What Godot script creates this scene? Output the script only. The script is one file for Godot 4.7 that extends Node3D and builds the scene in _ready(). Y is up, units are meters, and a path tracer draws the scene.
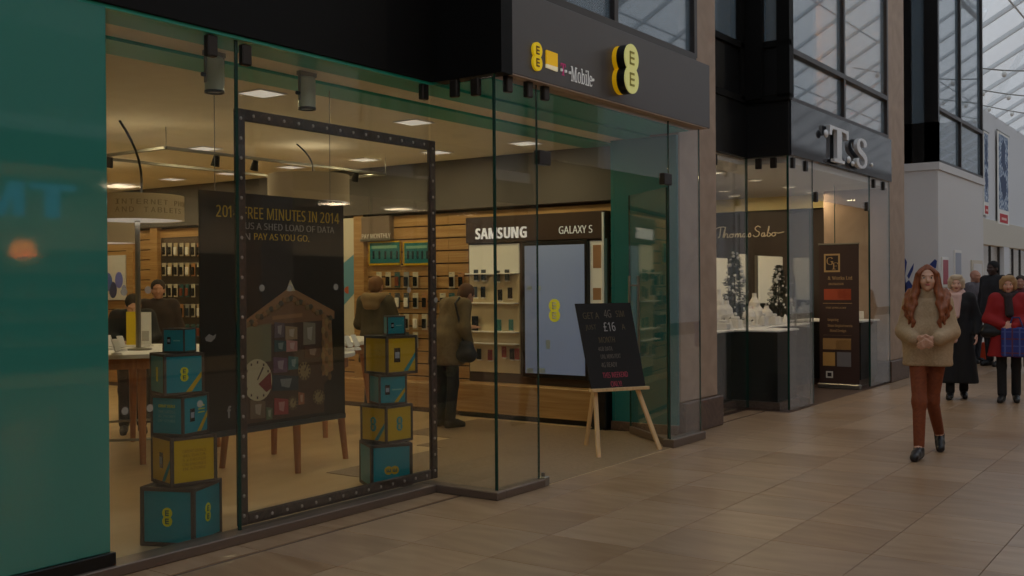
extends Node3D

# ---------------------------------------------------------------- camera model (pixels of the 1024 x 576 photograph -> rays)
const CAM_H := 1.58
const FOCAL := 1037.0
const CR := Vector3(0.81734253, -0.00733025, -0.57610542)
const CU := Vector3(0.00347757, 0.99996361, -0.00778958)
const CW := Vector3(-0.57614156, -0.00436331, -0.81733828)

func ray(u: float, v: float) -> Vector3:
	return CW + CR * ((u - 512.0) / FOCAL) + CU * ((288.0 - v) / FOCAL)
func on_x(u: float, v: float, x: float) -> Vector3:      # where the pixel's ray meets the wall plane x
	var d := ray(u, v)
	return Vector3(0, CAM_H, 0) + d * (x / d.x)
func on_y(u: float, v: float, y: float) -> Vector3:      # ... the level y (floor, table top, ceiling)
	var d := ray(u, v)
	return Vector3(0, CAM_H, 0) + d * ((y - CAM_H) / d.y)
func on_z(u: float, v: float, z: float) -> Vector3:      # ... the cross wall plane z
	var d := ray(u, v)
	return Vector3(0, CAM_H, 0) + d * (z / d.z)

# ---------------------------------------------------------------- mesh builder
class MB:
	var v := PackedVector3Array()
	var n := PackedVector3Array()
	func tri(a: Vector3, b: Vector3, c: Vector3) -> void:        # counter-clockwise seen from outside
		var nn := (b - a).cross(c - a).normalized()
		v.append(a); v.append(c); v.append(b)
		n.append(nn); n.append(nn); n.append(nn)
	func tris(a: Vector3, b: Vector3, c: Vector3, na: Vector3, nb: Vector3, nc: Vector3) -> void:
		v.append(a); v.append(c); v.append(b)
		n.append(na); n.append(nc); n.append(nb)
	func quad(a: Vector3, b: Vector3, c: Vector3, d: Vector3) -> void:
		tri(a, b, c); tri(a, c, d)
	func quads(a: Vector3, b: Vector3, c: Vector3, d: Vector3, na: Vector3, nb: Vector3, nc: Vector3, nd: Vector3) -> void:
		tris(a, b, c, na, nb, nc); tris(a, c, d, na, nc, nd)
	func out_quad(a: Vector3, b: Vector3, c: Vector3, d: Vector3, away: Vector3) -> void:
		if (b - a).cross(c - a).dot((a + b + c + d) * 0.25 - away) < 0.0:
			quad(a, d, c, b)
		else:
			quad(a, b, c, d)
	func box(c: Vector3, s: Vector3, bev := 0.0, B := Basis.IDENTITY) -> MB:
		var h := s * 0.5
		var e: float = min(bev, min(h.x, min(h.y, h.z)) * 0.9)
		var ax := [Vector3.RIGHT, Vector3.UP, Vector3.BACK]
		for i in 3:
			var j := (i + 1) % 3
			var k := (i + 2) % 3
			for sg: float in [-1.0, 1.0]:
				var q := []
				for st in [[-1.0, -1.0], [1.0, -1.0], [1.0, 1.0], [-1.0, 1.0]]:
					q.append(c + B * (ax[i] * h[i] * sg + ax[j] * (h[j] - e) * st[0] + ax[k] * (h[k] - e) * st[1]))
				out_quad(q[0], q[1], q[2], q[3], c)
		if e > 0.0:
			for i in 3:
				var j := (i + 1) % 3
				var k := (i + 2) % 3
				for s1: float in [-1.0, 1.0]:
					for s2: float in [-1.0, 1.0]:
						var a: Vector3 = ax[i] * (h[i] - e)
						var p: Vector3 = ax[j] * h[j] * s1 + ax[k] * (h[k] - e) * s2
						var r: Vector3 = ax[j] * (h[j] - e) * s1 + ax[k] * h[k] * s2
						out_quad(c + B * (p - a), c + B * (p + a), c + B * (r + a), c + B * (r - a), c)
			for sx: float in [-1.0, 1.0]:
				for sy: float in [-1.0, 1.0]:
					for sz: float in [-1.0, 1.0]:
						var p := c + B * Vector3(sx * h.x, sy * (h.y - e), sz * (h.z - e))
						var q := c + B * Vector3(sx * (h.x - e), sy * h.y, sz * (h.z - e))
						var r := c + B * Vector3(sx * (h.x - e), sy * (h.y - e), sz * h.z)
						if (q - p).cross(r - p).dot(p - c) < 0.0: tri(p, r, q)
						else: tri(p, q, r)
		return self
	func span(a: Vector3, b: Vector3, bev := 0.0) -> MB:          # a box between two corners
		return box((a + b) * 0.5, (b - a).abs(), bev)
	func bar(a: Vector3, b: Vector3, w: float, t: float, side := Vector3.UP, bev := 0.0) -> MB:  # a square bar from a to b
		var z := (b - a).normalized()
		var x := side.cross(z)
		if x.length() < 0.01: x = Vector3.RIGHT.cross(z)
		x = x.normalized()
		return box((a + b) * 0.5, Vector3(w, t, (b - a).length()), bev, Basis(x, z.cross(x), z))
	func cyl(a: Vector3, b: Vector3, ra: float, rb: float, seg := 14, caps := true) -> MB:
		var z := (b - a).normalized()
		var x := (Vector3.UP if absf(z.y) < 0.9 else Vector3.RIGHT).cross(z).normalized()
		var y := z.cross(x)
		for i in seg:
			var t0 := TAU * i / seg
			var t1 := TAU * (i + 1) / seg
			var d0 := x * cos(t0) + y * sin(t0)
			var d1 := x * cos(t1) + y * sin(t1)
			quads(a + d0 * ra, a + d1 * ra, b + d1 * rb, b + d0 * rb, d0, d1, d1, d0)
			if caps:
				if ra > 0.0: tri(a, a + d1 * ra, a + d0 * ra)
				if rb > 0.0: tri(b, b + d0 * rb, b + d1 * rb)
		return self
	func tube(pts: Array, r: float, seg := 8) -> MB:
		for i in pts.size() - 1:
			cyl(pts[i], pts[i + 1], r, r, seg, true)
			if i > 0: ball(pts[i], Vector3(r, r, r), 6, 4)
		return self
	func lathe(c: Vector3, prof: Array, seg := 24) -> MB:          # prof: Vector2(radius, height) from bottom to top
		for k in prof.size() - 1:
			var p: Vector2 = prof[k]
			var q: Vector2 = prof[k + 1]
			var sl := Vector2(q.y - p.y, p.x - q.x).normalized()
			for i in seg:
				var t0 := TAU * i / seg
				var t1 := TAU * (i + 1) / seg
				var d0 := Vector3(sin(t0), 0, cos(t0))
				var d1 := Vector3(sin(t1), 0, cos(t1))
				var n0 := d0 * sl.x + Vector3.UP * sl.y
				var n1 := d1 * sl.x + Vector3.UP * sl.y
				quads(c + d0 * p.x + Vector3.UP * p.y, c + d1 * p.x + Vector3.UP * p.y, c + d1 * q.x + Vector3.UP * q.y, c + d0 * q.x + Vector3.UP * q.y, n0, n1, n1, n0)
		return self
	func ball(c: Vector3, r: Vector3, seg := 12, rings := 8, B := Basis.IDENTITY) -> MB:
		for j in rings:
			var p0 := PI * j / rings
			var p1 := PI * (j + 1) / rings
			for i in seg:
				var t0 := TAU * i / seg
				var t1 := TAU * (i + 1) / seg
				var d := []
				for s in [[p0, t0], [p1, t0], [p1, t1], [p0, t1]]:
					d.append(Vector3(sin(s[0]) * sin(s[1]), cos(s[0]), sin(s[0]) * cos(s[1])))
				var w := []
				var m := []
				for e: Vector3 in d:
					w.append(c + B * (e * r)); m.append((B * (e / r)).normalized())
				quads(w[0], w[1], w[2], w[3], m[0], m[1], m[2], m[3])
		return self
	func slab(pts: Array, push: Vector3) -> MB:                    # a flat outline given depth by push
		var nn := Vector3.ZERO
		for i in pts.size():
			nn += (pts[i] as Vector3).cross(pts[(i + 1) % pts.size()])
		var pp := pts.duplicate()
		if nn.dot(push) < 0.0: pp.reverse()
		var z := push.normalized()
		var x := (Vector3.UP if absf(z.y) < 0.9 else Vector3.RIGHT).cross(z).normalized()
		var y := z.cross(x)
		var flat := PackedVector2Array()
		for p: Vector3 in pp: flat.append(Vector2(x.dot(p), y.dot(p)))
		var ix := Geometry2D.triangulate_polygon(flat)
		for i in range(0, ix.size(), 3):
			var a: Vector3 = pp[ix[i]]
			var b: Vector3 = pp[ix[i + 1]]
			var c: Vector3 = pp[ix[i + 2]]
			if (b - a).cross(c - a).dot(push) < 0.0:
				var sw := b; b = c; c = sw
			tri(a + push, b + push, c + push)
			tri(a, c, b)
		for i in pp.size():
			var a: Vector3 = pp[i]
			var b: Vector3 = pp[(i + 1) % pp.size()]
			quad(a, b, b + push, a + push)
		return self
	func moved(by: Vector3) -> MB:
		for i in v.size(): v[i] += by
		return self
	func mesh() -> ArrayMesh:
		var arr := []
		arr.resize(Mesh.ARRAY_MAX)
		arr[Mesh.ARRAY_VERTEX] = v
		arr[Mesh.ARRAY_NORMAL] = n
		var am := ArrayMesh.new()
		am.add_surface_from_arrays(Mesh.PRIMITIVE_TRIANGLES, arr)
		return am
	func low() -> Vector3:                                          # middle of the underside
		var a := v[0]
		var b := v[0]
		for p in v: a = a.min(p); b = b.max(p)
		return Vector3((a.x + b.x) * 0.5, a.y, (a.z + b.z) * 0.5)

# ---------------------------------------------------------------- nodes
var taken := {}
func numbered(called: String) -> String:
	taken[called] = taken.get(called, -1) + 1
	return called if taken[called] == 0 else "%s_%03d" % [called, taken[called]]
func tag(o: Node, label: String, category: String, group := "") -> void:
	o.set_meta("label", label)
	o.set_meta("category", category)
	if group: o.set_meta("group", group)
func thing(called: String, label: String, category: String, at: Vector3, group := "", turn := 0.0) -> Node3D:
	var o := Node3D.new()
	o.name = numbered(called)
	add_child(o)
	o.position = at
	o.rotation.y = turn
	tag(o, label, category, group)
	return o
func origin_of(o: Node) -> Vector3:
	var p := Vector3.ZERO
	while o != self and o != null:
		p += (o as Node3D).position
		o = o.get_parent()
	return p
# adds the collected shape as one mesh; world coordinates unless own = true (then in the parent's own frame)
func put(called: String, mb: MB, m: Material, parent: Node = null, own := false) -> MeshInstance3D:
	var o := MeshInstance3D.new()
	o.material_override = m
	o.cast_shadow = GeometryInstance3D.SHADOW_CASTING_SETTING_ON
	if parent == null:
		o.name = numbered(called)
		var l := mb.low()
		o.mesh = mb.moved(-l).mesh()
		add_child(o)
		o.position = l
	else:
		o.name = called
		if not own:
			mb.moved(-origin_of(parent))
		o.mesh = mb.mesh()
		parent.add_child(o, true)
	return o
func struct(called: String, mb: MB, m: Material) -> MeshInstance3D:
	var o := put(called, mb, m)
	o.set_meta("kind", "structure")
	return o
func struct_root(called: String) -> Node3D:
	var o := Node3D.new()
	o.name = numbered(called)
	add_child(o)
	o.set_meta("kind", "structure")
	return o
func copy(o: Node3D, at: Vector3, label := "", turn := 1e9) -> Node3D:
	var base := str(o.name)
	var c := o.duplicate() as Node3D
	var cut := base.rfind("_")
	if cut > 0 and base.substr(cut + 1).is_valid_int(): base = base.substr(0, cut)
	c.name = numbered(base)
	add_child(c)
	c.position = at
	if turn < 1e8: c.rotation.y = turn
	if label: c.set_meta("label", label)
	return c
const FACE_X := Basis(Vector3(0, 0, -1), Vector3(0, 1, 0), Vector3(1, 0, 0))   # lettering that looks out into the mall
var font_of := {}
func face(serif: bool, bold: bool, slant := false) -> Font:
	var key := "%s%s%s" % [serif, bold, slant]
	if not font_of.has(key):
		var f := SystemFont.new()
		f.font_names = PackedStringArray(["Droid Serif" if serif else "Droid Sans"])
		f.font_weight = 700 if bold else 400
		f.font_italic = slant
		font_of[key] = f
	return font_of[key]
# lettering fitted into w x h (h 0 keeps the proportions) about its middle
func text(called: String, words: String, mid: Vector3, B: Basis, w: float, h: float, m: Material, parent: Node, deep := 0.004, serif := false, bold := false, slant := false, own := false) -> MeshInstance3D:
	var t := TextMesh.new()
	t.text = words
	t.font = face(serif, bold, slant)
	t.font_size = 32
	t.pixel_size = 0.01
	t.depth = 0.05
	t.curve_step = 2.0
	var bb := t.get_aabb()
	var sx := w / maxf(bb.size.x, 1e-4)
	var sy := sx if h <= 0.0 else h / maxf(bb.size.y, 1e-4)
	var o := MeshInstance3D.new()
	o.name = called if parent else numbered(called)
	o.mesh = t
	o.material_override = m
	if parent: parent.add_child(o, true)
	else: add_child(o)
	var sb := Basis(B.x * sx, B.y * sy, B.z * (deep / 0.05))
	o.transform = Transform3D(sb, mid - (origin_of(parent) if parent and not own else Vector3.ZERO) - sb * bb.get_center())
	return o

# ---------------------------------------------------------------- materials
var kept := {}
func mat(c: Color, rough := 0.6, metal := 0.0, spec := 0.5) -> StandardMaterial3D:
	var key := "%s %.2f %.2f %.2f" % [c.to_html(), rough, metal, spec]
	if not kept.has(key):
		var m := StandardMaterial3D.new()
		m.albedo_color = c
		m.roughness = rough
		m.metallic = metal
		m.metallic_specular = spec
		kept[key] = m
	return kept[key]
func rgb(r: int, g: int, b: int) -> Color:
	return Color8(r, g, b)
func glow(c: Color, power: float) -> StandardMaterial3D:
	var m := StandardMaterial3D.new()
	m.albedo_color = c
	m.roughness = 0.6
	m.emission_enabled = true
	m.emission = c
	m.emission_energy_multiplier = power
	return m
func pane_mat(c: Color, alpha: float) -> StandardMaterial3D:
	var m := StandardMaterial3D.new()
	m.albedo_color = Color(c, alpha)
	m.transparency = BaseMaterial3D.TRANSPARENCY_ALPHA
	m.roughness = 0.02
	m.metallic_specular = 0.5
	return m
# colour grain: two tones mixed by noise, stretched along one side
func grain(a: Color, b: Color, seed_: int, freq: float, stretch: Vector2, sharp := 1.0, octaves := 4) -> ImageTexture:
	var f := FastNoiseLite.new()
	f.seed = seed_
	f.frequency = freq
	f.noise_type = FastNoiseLite.TYPE_SIMPLEX_SMOOTH
	f.fractal_octaves = octaves
	var s := 256
	var im := Image.create(s, s, false, Image.FORMAT_RGB8)
	for y in s:
		for x in s:
			var ax := TAU * x / s
			var ay := TAU * y / s
			var r := s / TAU
			var k := f.get_noise_3d(r * cos(ax) * stretch.x + r * sin(ay) * stretch.y * 0.31, r * sin(ax) * stretch.x + r * cos(ay) * stretch.y, r * sin(ay) * stretch.y)
			im.set_pixel(x, y, a.lerp(b, clampf(0.5 + k * sharp, 0, 1)))
	im.generate_mipmaps()
	return ImageTexture.create_from_image(im)
func grained(t: Texture2D, scale: Vector3, rough := 0.5, spec := 0.5, tint := Color.WHITE) -> StandardMaterial3D:
	var m := StandardMaterial3D.new()
	m.albedo_texture = t
	m.albedo_color = tint
	m.uv1_triplanar = true
	m.uv1_world_triplanar = true
	m.uv1_scale = scale
	m.roughness = rough
	m.metallic_specular = spec
	return m

# ---------------------------------------------------------------- shared materials
var k := {}
func make_materials() -> void:
	k.black_clad = mat(rgb(13, 12, 11), 0.6, 0.0, 0.3)
	k.black = mat(rgb(9, 9, 10), 0.4)
	k.sign_grey = mat(rgb(84, 79, 78), 0.42)
	k.tan_stone = grained(grain(rgb(176, 152, 132), rgb(160, 137, 118), 3, 0.02, Vector2(1, 1), 0.9), Vector3(0.7, 0.7, 0.7), 0.6)
	k.plinth_stone = grained(grain(rgb(104, 82, 70), rgb(80, 62, 53), 5, 0.06, Vector2(1, 1), 1.2), Vector3(1.2, 1.2, 1.2), 0.35)
	k.white_wall = mat(rgb(214, 212, 212), 0.7)
	k.cream_wall = mat(rgb(206, 196, 180), 0.7)
	k.ceiling = grained(grain(rgb(246, 238, 214), rgb(240, 230, 204), 7, 0.03, Vector2(1, 1), 0.8), Vector3(0.5, 0.5, 0.5), 0.8)
	k.teal = mat(rgb(18, 108, 112), 0.35)
	k.teal_panel = mat(rgb(62, 136, 122), 0.04, 0.0, 0.7)
	k.teal_print = mat(rgb(2, 138, 150), 0.35)
	k.yellow_print = mat(rgb(200, 164, 4), 0.4)
	k.lime = mat(rgb(214, 214, 20), 0.4)
	k.bulkhead = mat(rgb(84, 79, 77), 0.75)
	k.steel = mat(rgb(150, 148, 142), 0.32, 0.9)
	k.dark_metal = mat(rgb(52, 46, 42), 0.4, 0.6)
	k.sill = mat(rgb(120, 104, 92), 0.4, 0.5)
	k.white = mat(rgb(232, 230, 226), 0.5)
	k.white_matt = mat(rgb(236, 232, 224), 0.8)
	k.phone = mat(rgb(18, 18, 22), 0.15)
	k.phone_face = mat(rgb(40, 48, 62), 0.1)
	k.frame_brown = grained(grain(rgb(74, 56, 46), rgb(48, 36, 30), 11, 0.05, Vector2(1, 1), 1.3), Vector3(2, 2, 2), 0.5)
	k.rivet = mat(rgb(178, 168, 156), 0.35, 0.6)
	k.timber = grained(grain(rgb(184, 148, 98), rgb(160, 120, 72), 13, 0.03, Vector2(0.25, 2.4), 1.0), Vector3(0.5, 1.6, 0.5), 0.45)
	k.timber_leg = grained(grain(rgb(186, 122, 66), rgb(150, 92, 46), 17, 0.03, Vector2(2.0, 0.3), 1.0), Vector3(2, 0.6, 2), 0.45)
	k.pine = grained(grain(rgb(224, 190, 142), rgb(204, 166, 116), 19, 0.03, Vector2(2.0, 0.3), 1.0), Vector3(3, 0.8, 3), 0.5)
	k.glass = pane_mat(rgb(40, 84, 72), 0.035)
	k.glass_edge = mat(rgb(26, 62, 52), 0.12)
	k.dark_glass = mat(rgb(20, 24, 28), 0.03, 0.0, 1.0)
	k.roof_glass = pane_mat(rgb(220, 232, 236), 0.02)
	k.window_glass = pane_mat(rgb(142, 164, 180), 0.36)  # reflected daylight mixed into the pane colour: pale, bluish and partly opaque
	k.window_glass.metallic_specular = 1.0
	k.roof_steel = mat(rgb(222, 224, 226), 0.5)
	k.window_frame = mat(rgb(58, 52, 50), 0.4, 0.3)
	k.dark_room = mat(rgb(66, 62, 60), 0.8)
	k.poster_black = mat(rgb(20, 18, 18), 0.3)
	k.card_white = mat(rgb(228, 226, 218), 0.5)
	k.chalk_board = mat(rgb(20, 17, 16), 0.75)
	k.grey_letter = mat(rgb(150, 134, 112), 0.7)
	k.frost = pane_mat(rgb(214, 210, 200), 0.4)
	k.frost.roughness = 0.5
	k.crate_edge = mat(rgb(74, 62, 52), 0.55)
	k.banner_print = grained(grain(rgb(60, 84, 124), rgb(196, 206, 216), 23, 0.05, Vector2(1, 1), 2.2, 3), Vector3(0.5, 0.5, 0.5), 0.6)
	k.teal_soffit = mat(rgb(26, 168, 148), 0.4)
	k.far_shops = mat(rgb(82, 70, 62), 0.6)
	k.grey_print = mat(rgb(176, 172, 164), 0.5)
	k.floor_tiles = []
	for i in 4:
		var t := grain([rgb(190, 160, 130), rgb(182, 151, 120), rgb(196, 166, 137), rgb(186, 157, 130)][i], [rgb(170, 138, 107), rgb(164, 131, 100), rgb(178, 147, 117), rgb(168, 139, 112)][i], 31 + i, 0.018, Vector2(0.7, 2.6), 1.1, 5)
		k.floor_tiles.append(grained(t, Vector3(0.55, 0.55, 0.55), 0.33, 0.5, Color(0.89, 0.875, 0.855)))
	k.grout = mat(rgb(98, 80, 66), 0.9)
	k.shop_floor = grained(grain(rgb(212, 186, 144), rgb(198, 170, 126), 41, 0.02, Vector2(1.6, 0.6), 0.9), Vector3(0.4, 0.4, 0.4), 0.3)

func _ready() -> void:
	# ---- camera
	var cam := Camera3D.new()
	cam.name = "camera"
	add_child(cam)
	cam.transform = Transform3D(Basis(CR, CU, -CW).orthonormalized(), Vector3(0, CAM_H, 0))
	cam.fov = rad_to_deg(2.0 * atan(288.0 / FOCAL))
	cam.near = 0.05
	cam.far = 300.0
	cam.current = true
	# ---- sky: a bright overcast day above the glazed roof
	var sm := ProceduralSkyMaterial.new()
	sm.sky_top_color = Color(0.90, 0.95, 1.0)
	sm.sky_horizon_color = Color(0.97, 0.98, 1.0)
	sm.ground_bottom_color = Color(0.30, 0.29, 0.28)
	sm.ground_horizon_color = Color(0.5, 0.5, 0.5)
	sm.sky_energy_multiplier = SKY
	sm.sun_angle_max = 0.0
	var sky := Sky.new()
	sky.sky_material = sm
	var env := Environment.new()
	env.background_mode = Environment.BG_SKY
	env.sky = sky
	env.tonemap_mode = Environment.TONE_MAPPER_LINEAR
	env.tonemap_exposure = 1.0
	env.sdfgi_enabled = true
	env.ssao_enabled = true
	env.ssil_enabled = true
	var we := WorldEnvironment.new()
	we.name = "environment"
	we.environment = env
	add_child(we)
	make_materials()
	build_shell()
	build_shopfront()
	build_jeweller()
	build_far_mall()
	build_opposite()
	build_shop_wall()
	build_shop_inside()
	build_window_display()
	build_easel()
	build_people()

const SKY := 0.90
const SHOP_LAMP := 0.66
const PIER_LAMP := 1.0
const X_A := -5.1        # shop window glass
const X_B := -4.48       # entrance glass
const WALL_Z := -10.1    # side wall of the phone shop
const CEIL := 3.1

func area(called: String, at: Vector3, size: Vector2, e: float, c: Color, parent: Node) -> void:   # soft lamp shining down
	var l := AreaLight3D.new()
	l.name = called
	l.area_size = size
	l.light_energy = e
	l.light_color = c
	l.shadow_enabled = true
	l.area_range = 40.0
	l.area_attenuation = 2.0
	parent.add_child(l, true)
	l.position = at - origin_of(parent)
	l.rotation = Vector3(-PI / 2, 0, 0)

# ================================================================ shell of the mall
func build_shell() -> void:
	# mall floor: grout bed with one tile after another
	var fl := struct_root("floor")
	put("grout_bed", MB.new().span(Vector3(-5.02, -0.2, 30), Vector3(6, -0.006, -26)).span(Vector3(-12, -0.2, -26), Vector3(9, -0.006, -80)), k.grout, fl)
	var rng := RandomNumberGenerator.new()
	rng.seed = 5
	var one := MB.new().box(Vector3(0, -0.01, 0), Vector3(0.595, 0.02, 0.63), 0.0012).mesh()
	var far := []
	for i in 4: far.append(MB.new())
	for i in range(-7, 11):
		for j in range(-130, 50):
			var x := -1.46 + 0.6 * i
			var z := -5.765 + 0.635 * j
			if x < -4.7 and z > -26.0: continue
			if x > 5.4 or z > 29.6 or z < -78.0: continue
			var m: int = rng.randi() % 4
			if x < 0.4 and z < -4.2 and z > -22.0:
				var o := MeshInstance3D.new()
				o.name = "tile"
				o.mesh = one
				o.material_override = k.floor_tiles[m]
				fl.add_child(o, true)
				o.position = Vector3(x, 0, z)
			else:
				(far[m] as MB).box(Vector3(x, -0.01, z), Vector3(0.594, 0.02, 0.629))
	var edge := MB.new()          # cut tiles along the shop fronts, widened atrium
	for j in range(-130, 50):
		var z := -5.765 + 0.635 * j
		if z > 29.6 or z < -78.0: continue
		if z > -26.0:
			edge.box(Vector3(-4.985 + 0.05, -0.01, z), Vector3(0.274, 0.02, 0.629))
		else:
			for i in range(-16, -5): edge.box(Vector3(-1.46 + 0.6 * i, -0.01, z), Vector3(0.594, 0.02, 0.629))
	for i in 4:
		put("distant_tiles", far[i], k.floor_tiles[i], fl).set_meta("kind", "stuff")
	put("edge_tiles", edge, k.floor_tiles[0], fl).set_meta("kind", "stuff")

	# phone shop room
	struct("floor_shop", MB.new().span(Vector3(-16.5, -0.2, -2.0), Vector3(-5.09, 0.0, -10.3)).span(Vector3(-5.09, -0.2, -6.15), Vector3(-4.45, 0.001, -9.66)), k.shop_floor)
	struct("floor_entrance_darkened", MB.new().span(Vector3(-6.3, 0.0, -6.72), Vector3(-4.46, 0.005, -9.66), 0.002).span(Vector3(-6.3, 0.0, -6.21), Vector3(-4.56, 0.005, -6.72), 0.002).span(Vector3(-7.3, 0.0, -8.3), Vector3(-6.3, 0.005, -9.66), 0.002).span(Vector3(-6.62, 0.0, -7.75), Vector3(-6.3, 0.005, -8.3), 0.002), grained(grain(rgb(150, 126, 100), rgb(132, 110, 86), 43, 0.08, Vector2(1, 1), 1.0), Vector3(1.2, 1.2, 1.2), 0.45))  # added dark mat; the dimness of the entrance is put into its colour and outline
	struct("ceiling", MB.new().span(Vector3(-16.5, CEIL, -2.0), Vector3(-6.02, 3.4, -10.4)), k.ceiling)
	struct("wall_shop_side", MB.new().span(Vector3(-16.7, 0, WALL_Z - 0.02), Vector3(-5.0, 3.4, -10.45)), k.cream_wall)
	struct("wall_shop_rear", MB.new().span(Vector3(-16.8, 0, -1.8), Vector3(-16.5, 3.4, -10.45)), k.cream_wall)
	struct("wall_shop_near", MB.new().span(Vector3(-16.7, 0, -1.7), Vector3(-5.2, 3.4, -2.0)), k.cream_wall)
	# soffit strips behind the window head: teal, cream, teal
	struct("trim_1", MB.new().span(Vector3(-5.36, CEIL, -2.0), Vector3(-5.06, 3.3, -9.7)).span(Vector3(-5.06, CEIL + 0.02, -6.28), Vector3(-4.62, 3.3, -9.7)), k.teal_soffit)
	struct("trim_2", MB.new().span(Vector3(-5.66, CEIL + 0.012, -2.0), Vector3(-5.36, 3.3, -10.2)), k.ceiling)
	struct("trim_3", MB.new().span(Vector3(-6.02, CEIL - 0.01, -2.0), Vector3(-5.66, 3.3, -10.2)), k.teal_soffit)
	struct("wall_bulkhead", MB.new().span(Vector3(-16.5, 2.49, -9.98), Vector3(-5.62, CEIL, WALL_Z), 0.004), k.bulkhead)

	# upper storey behind the cladding
	struct("wall_upper_room", MB.new().span(Vector3(-8.0, 3.4, 12.0), Vector3(-7.8, 9, -24)).span(Vector3(-7.8, 8.0, 12), Vector3(-5.3, 8.2, -24)).span(Vector3(-7.8, 3.42, 2), Vector3(-5.35, 3.6, -24)), k.dark_room)
	struct("wall_cladding", MB.new().span(Vector3(-5.04, 3.12, -6.14), Vector3(-5.4, 8.2, 3.0), 0.004), k.black_clad)
	struct("wall_cladding_return", MB.new().span(Vector3(-5.04, 3.12, -6.13), Vector3(-4.4, 8.2, -6.27), 0.004).span(Vector3(-4.4, 3.12, -6.13), Vector3(-4.41, 8.2, -6.27)), k.black_clad)
	struct("wall_mall_near", MB.new().span(Vector3(-5.4, 3.6, 3.0), Vector3(-5.0, 8.2, 30.2)), k.white_wall)
	struct("wall_mall_near_shops", MB.new().span(Vector3(-5.4, 0, 3.0), Vector3(-5.05, 3.6, 30.2)), k.far_shops)
	struct("wall_mall_end", MB.new().span(Vector3(-5.4, 3.6, 30.0), Vector3(6.0, 11.5, 30.4)), k.white_wall)
	struct("wall_mall_end_shops", MB.new().span(Vector3(-5.4, 0, 30.05), Vector3(6.0, 3.6, 30.4)), k.far_shops)

	# stone piers between the shops
	for p in [[-4.75, -9.75, -10.67], [-4.5, -16.5, -17.5]]:
		struct("wall_pier", MB.new().span(Vector3(p[0], 0.33, p[1]), Vector3(-5.5, 8.2, p[2]), 0.01), k.tan_stone)
		struct("baseboard_pier", MB.new().span(Vector3(p[0] + 0.05, 0.0, p[1]), Vector3(-5.5, 0.33, p[2] - 0.05), 0.012), k.plinth_stone)

	# glazed roof: ribs and one pane after another
	roof("roof_corridor", -5.4, 5.7, 8.1, 11.2, 30.0, -24.0)
	roof("roof_atrium", -8.4, 9.0, 8.1, 13.0, -24.0, -80.0)
	struct("wall_gable", MB.new().slab([Vector3(-8.4, 8.1, -24), Vector3(-5.4, 8.1, -24), Vector3(0.15, 11.2, -24), Vector3(5.7, 8.1, -24), Vector3(9, 8.1, -24), Vector3(0.3, 13.0, -24)], Vector3(0, 0, 0.15)), k.white_wall)

func roof(called: String, x0: float, x1: float, y0: float, y1: float, z0: float, z1: float) -> void:
	var r := struct_root(called)
	var xm := (x0 + x1) * 0.5
	var step := 2.4
	var nb := int(absf(z1 - z0) / step)
	step = absf(z1 - z0) / nb
	for s in [x0, x1]:
		var a := Vector3(s, y0, 0)
		var b := Vector3(xm, y1, 0)
		var d := (b - a)
		var nrm := Vector3(-d.y, d.x, 0).normalized()
		if nrm.y < 0: nrm = -nrm
		var B := Basis(d.normalized(), nrm, d.normalized().cross(nrm))
		var pane := MB.new().box(Vector3.ZERO, Vector3(d.length() - 0.1, 0.01, step - 0.1), 0.0, B).mesh()
		var rib := MB.new().box(Vector3.ZERO, Vector3(d.length(), 0.14, 0.08), 0.0, B).mesh()
		var bar := MB.new().box(Vector3.ZERO, Vector3(0.05, 0.07, step - 0.08), 0.0, B).mesh()
		for i in nb + 1:
			var o := MeshInstance3D.new()
			o.name = "rib"; o.mesh = rib; o.material_override = k.roof_steel
			r.add_child(o, true)
			o.position = (a + b) * 0.5 + Vector3(0, 0, z0 - step * i)
			if i < nb:
				var p := MeshInstance3D.new()
				p.name = "pane"; p.mesh = pane; p.material_override = k.roof_glass
				r.add_child(p, true)
				p.position = (a + b) * 0.5 + Vector3(0, 0, z0 - step * (i + 0.5))
				for q in [0.33, 0.67]:
					var g := MeshInstance3D.new()
					g.name = "glazing_bar"; g.mesh = bar; g.material_override = k.roof_steel
					r.add_child(g, true)
					g.position = a.lerp(b, q) + Vector3(0, 0, z0 - step * (i + 0.5))
		put("gutter", MB.new().span(Vector3(s - 0.2 * signf(s), y0 - 0.06, z0), Vector3(s + 0.4 * signf(s), y0 + 0.12, z1)), k.roof_steel, r)
	put("ridge", MB.new().span(Vector3(xm - 0.12, y1 - 0.15, z0), Vector3(xm + 0.12, y1 + 0.1, z1)), k.roof_steel, r)

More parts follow.
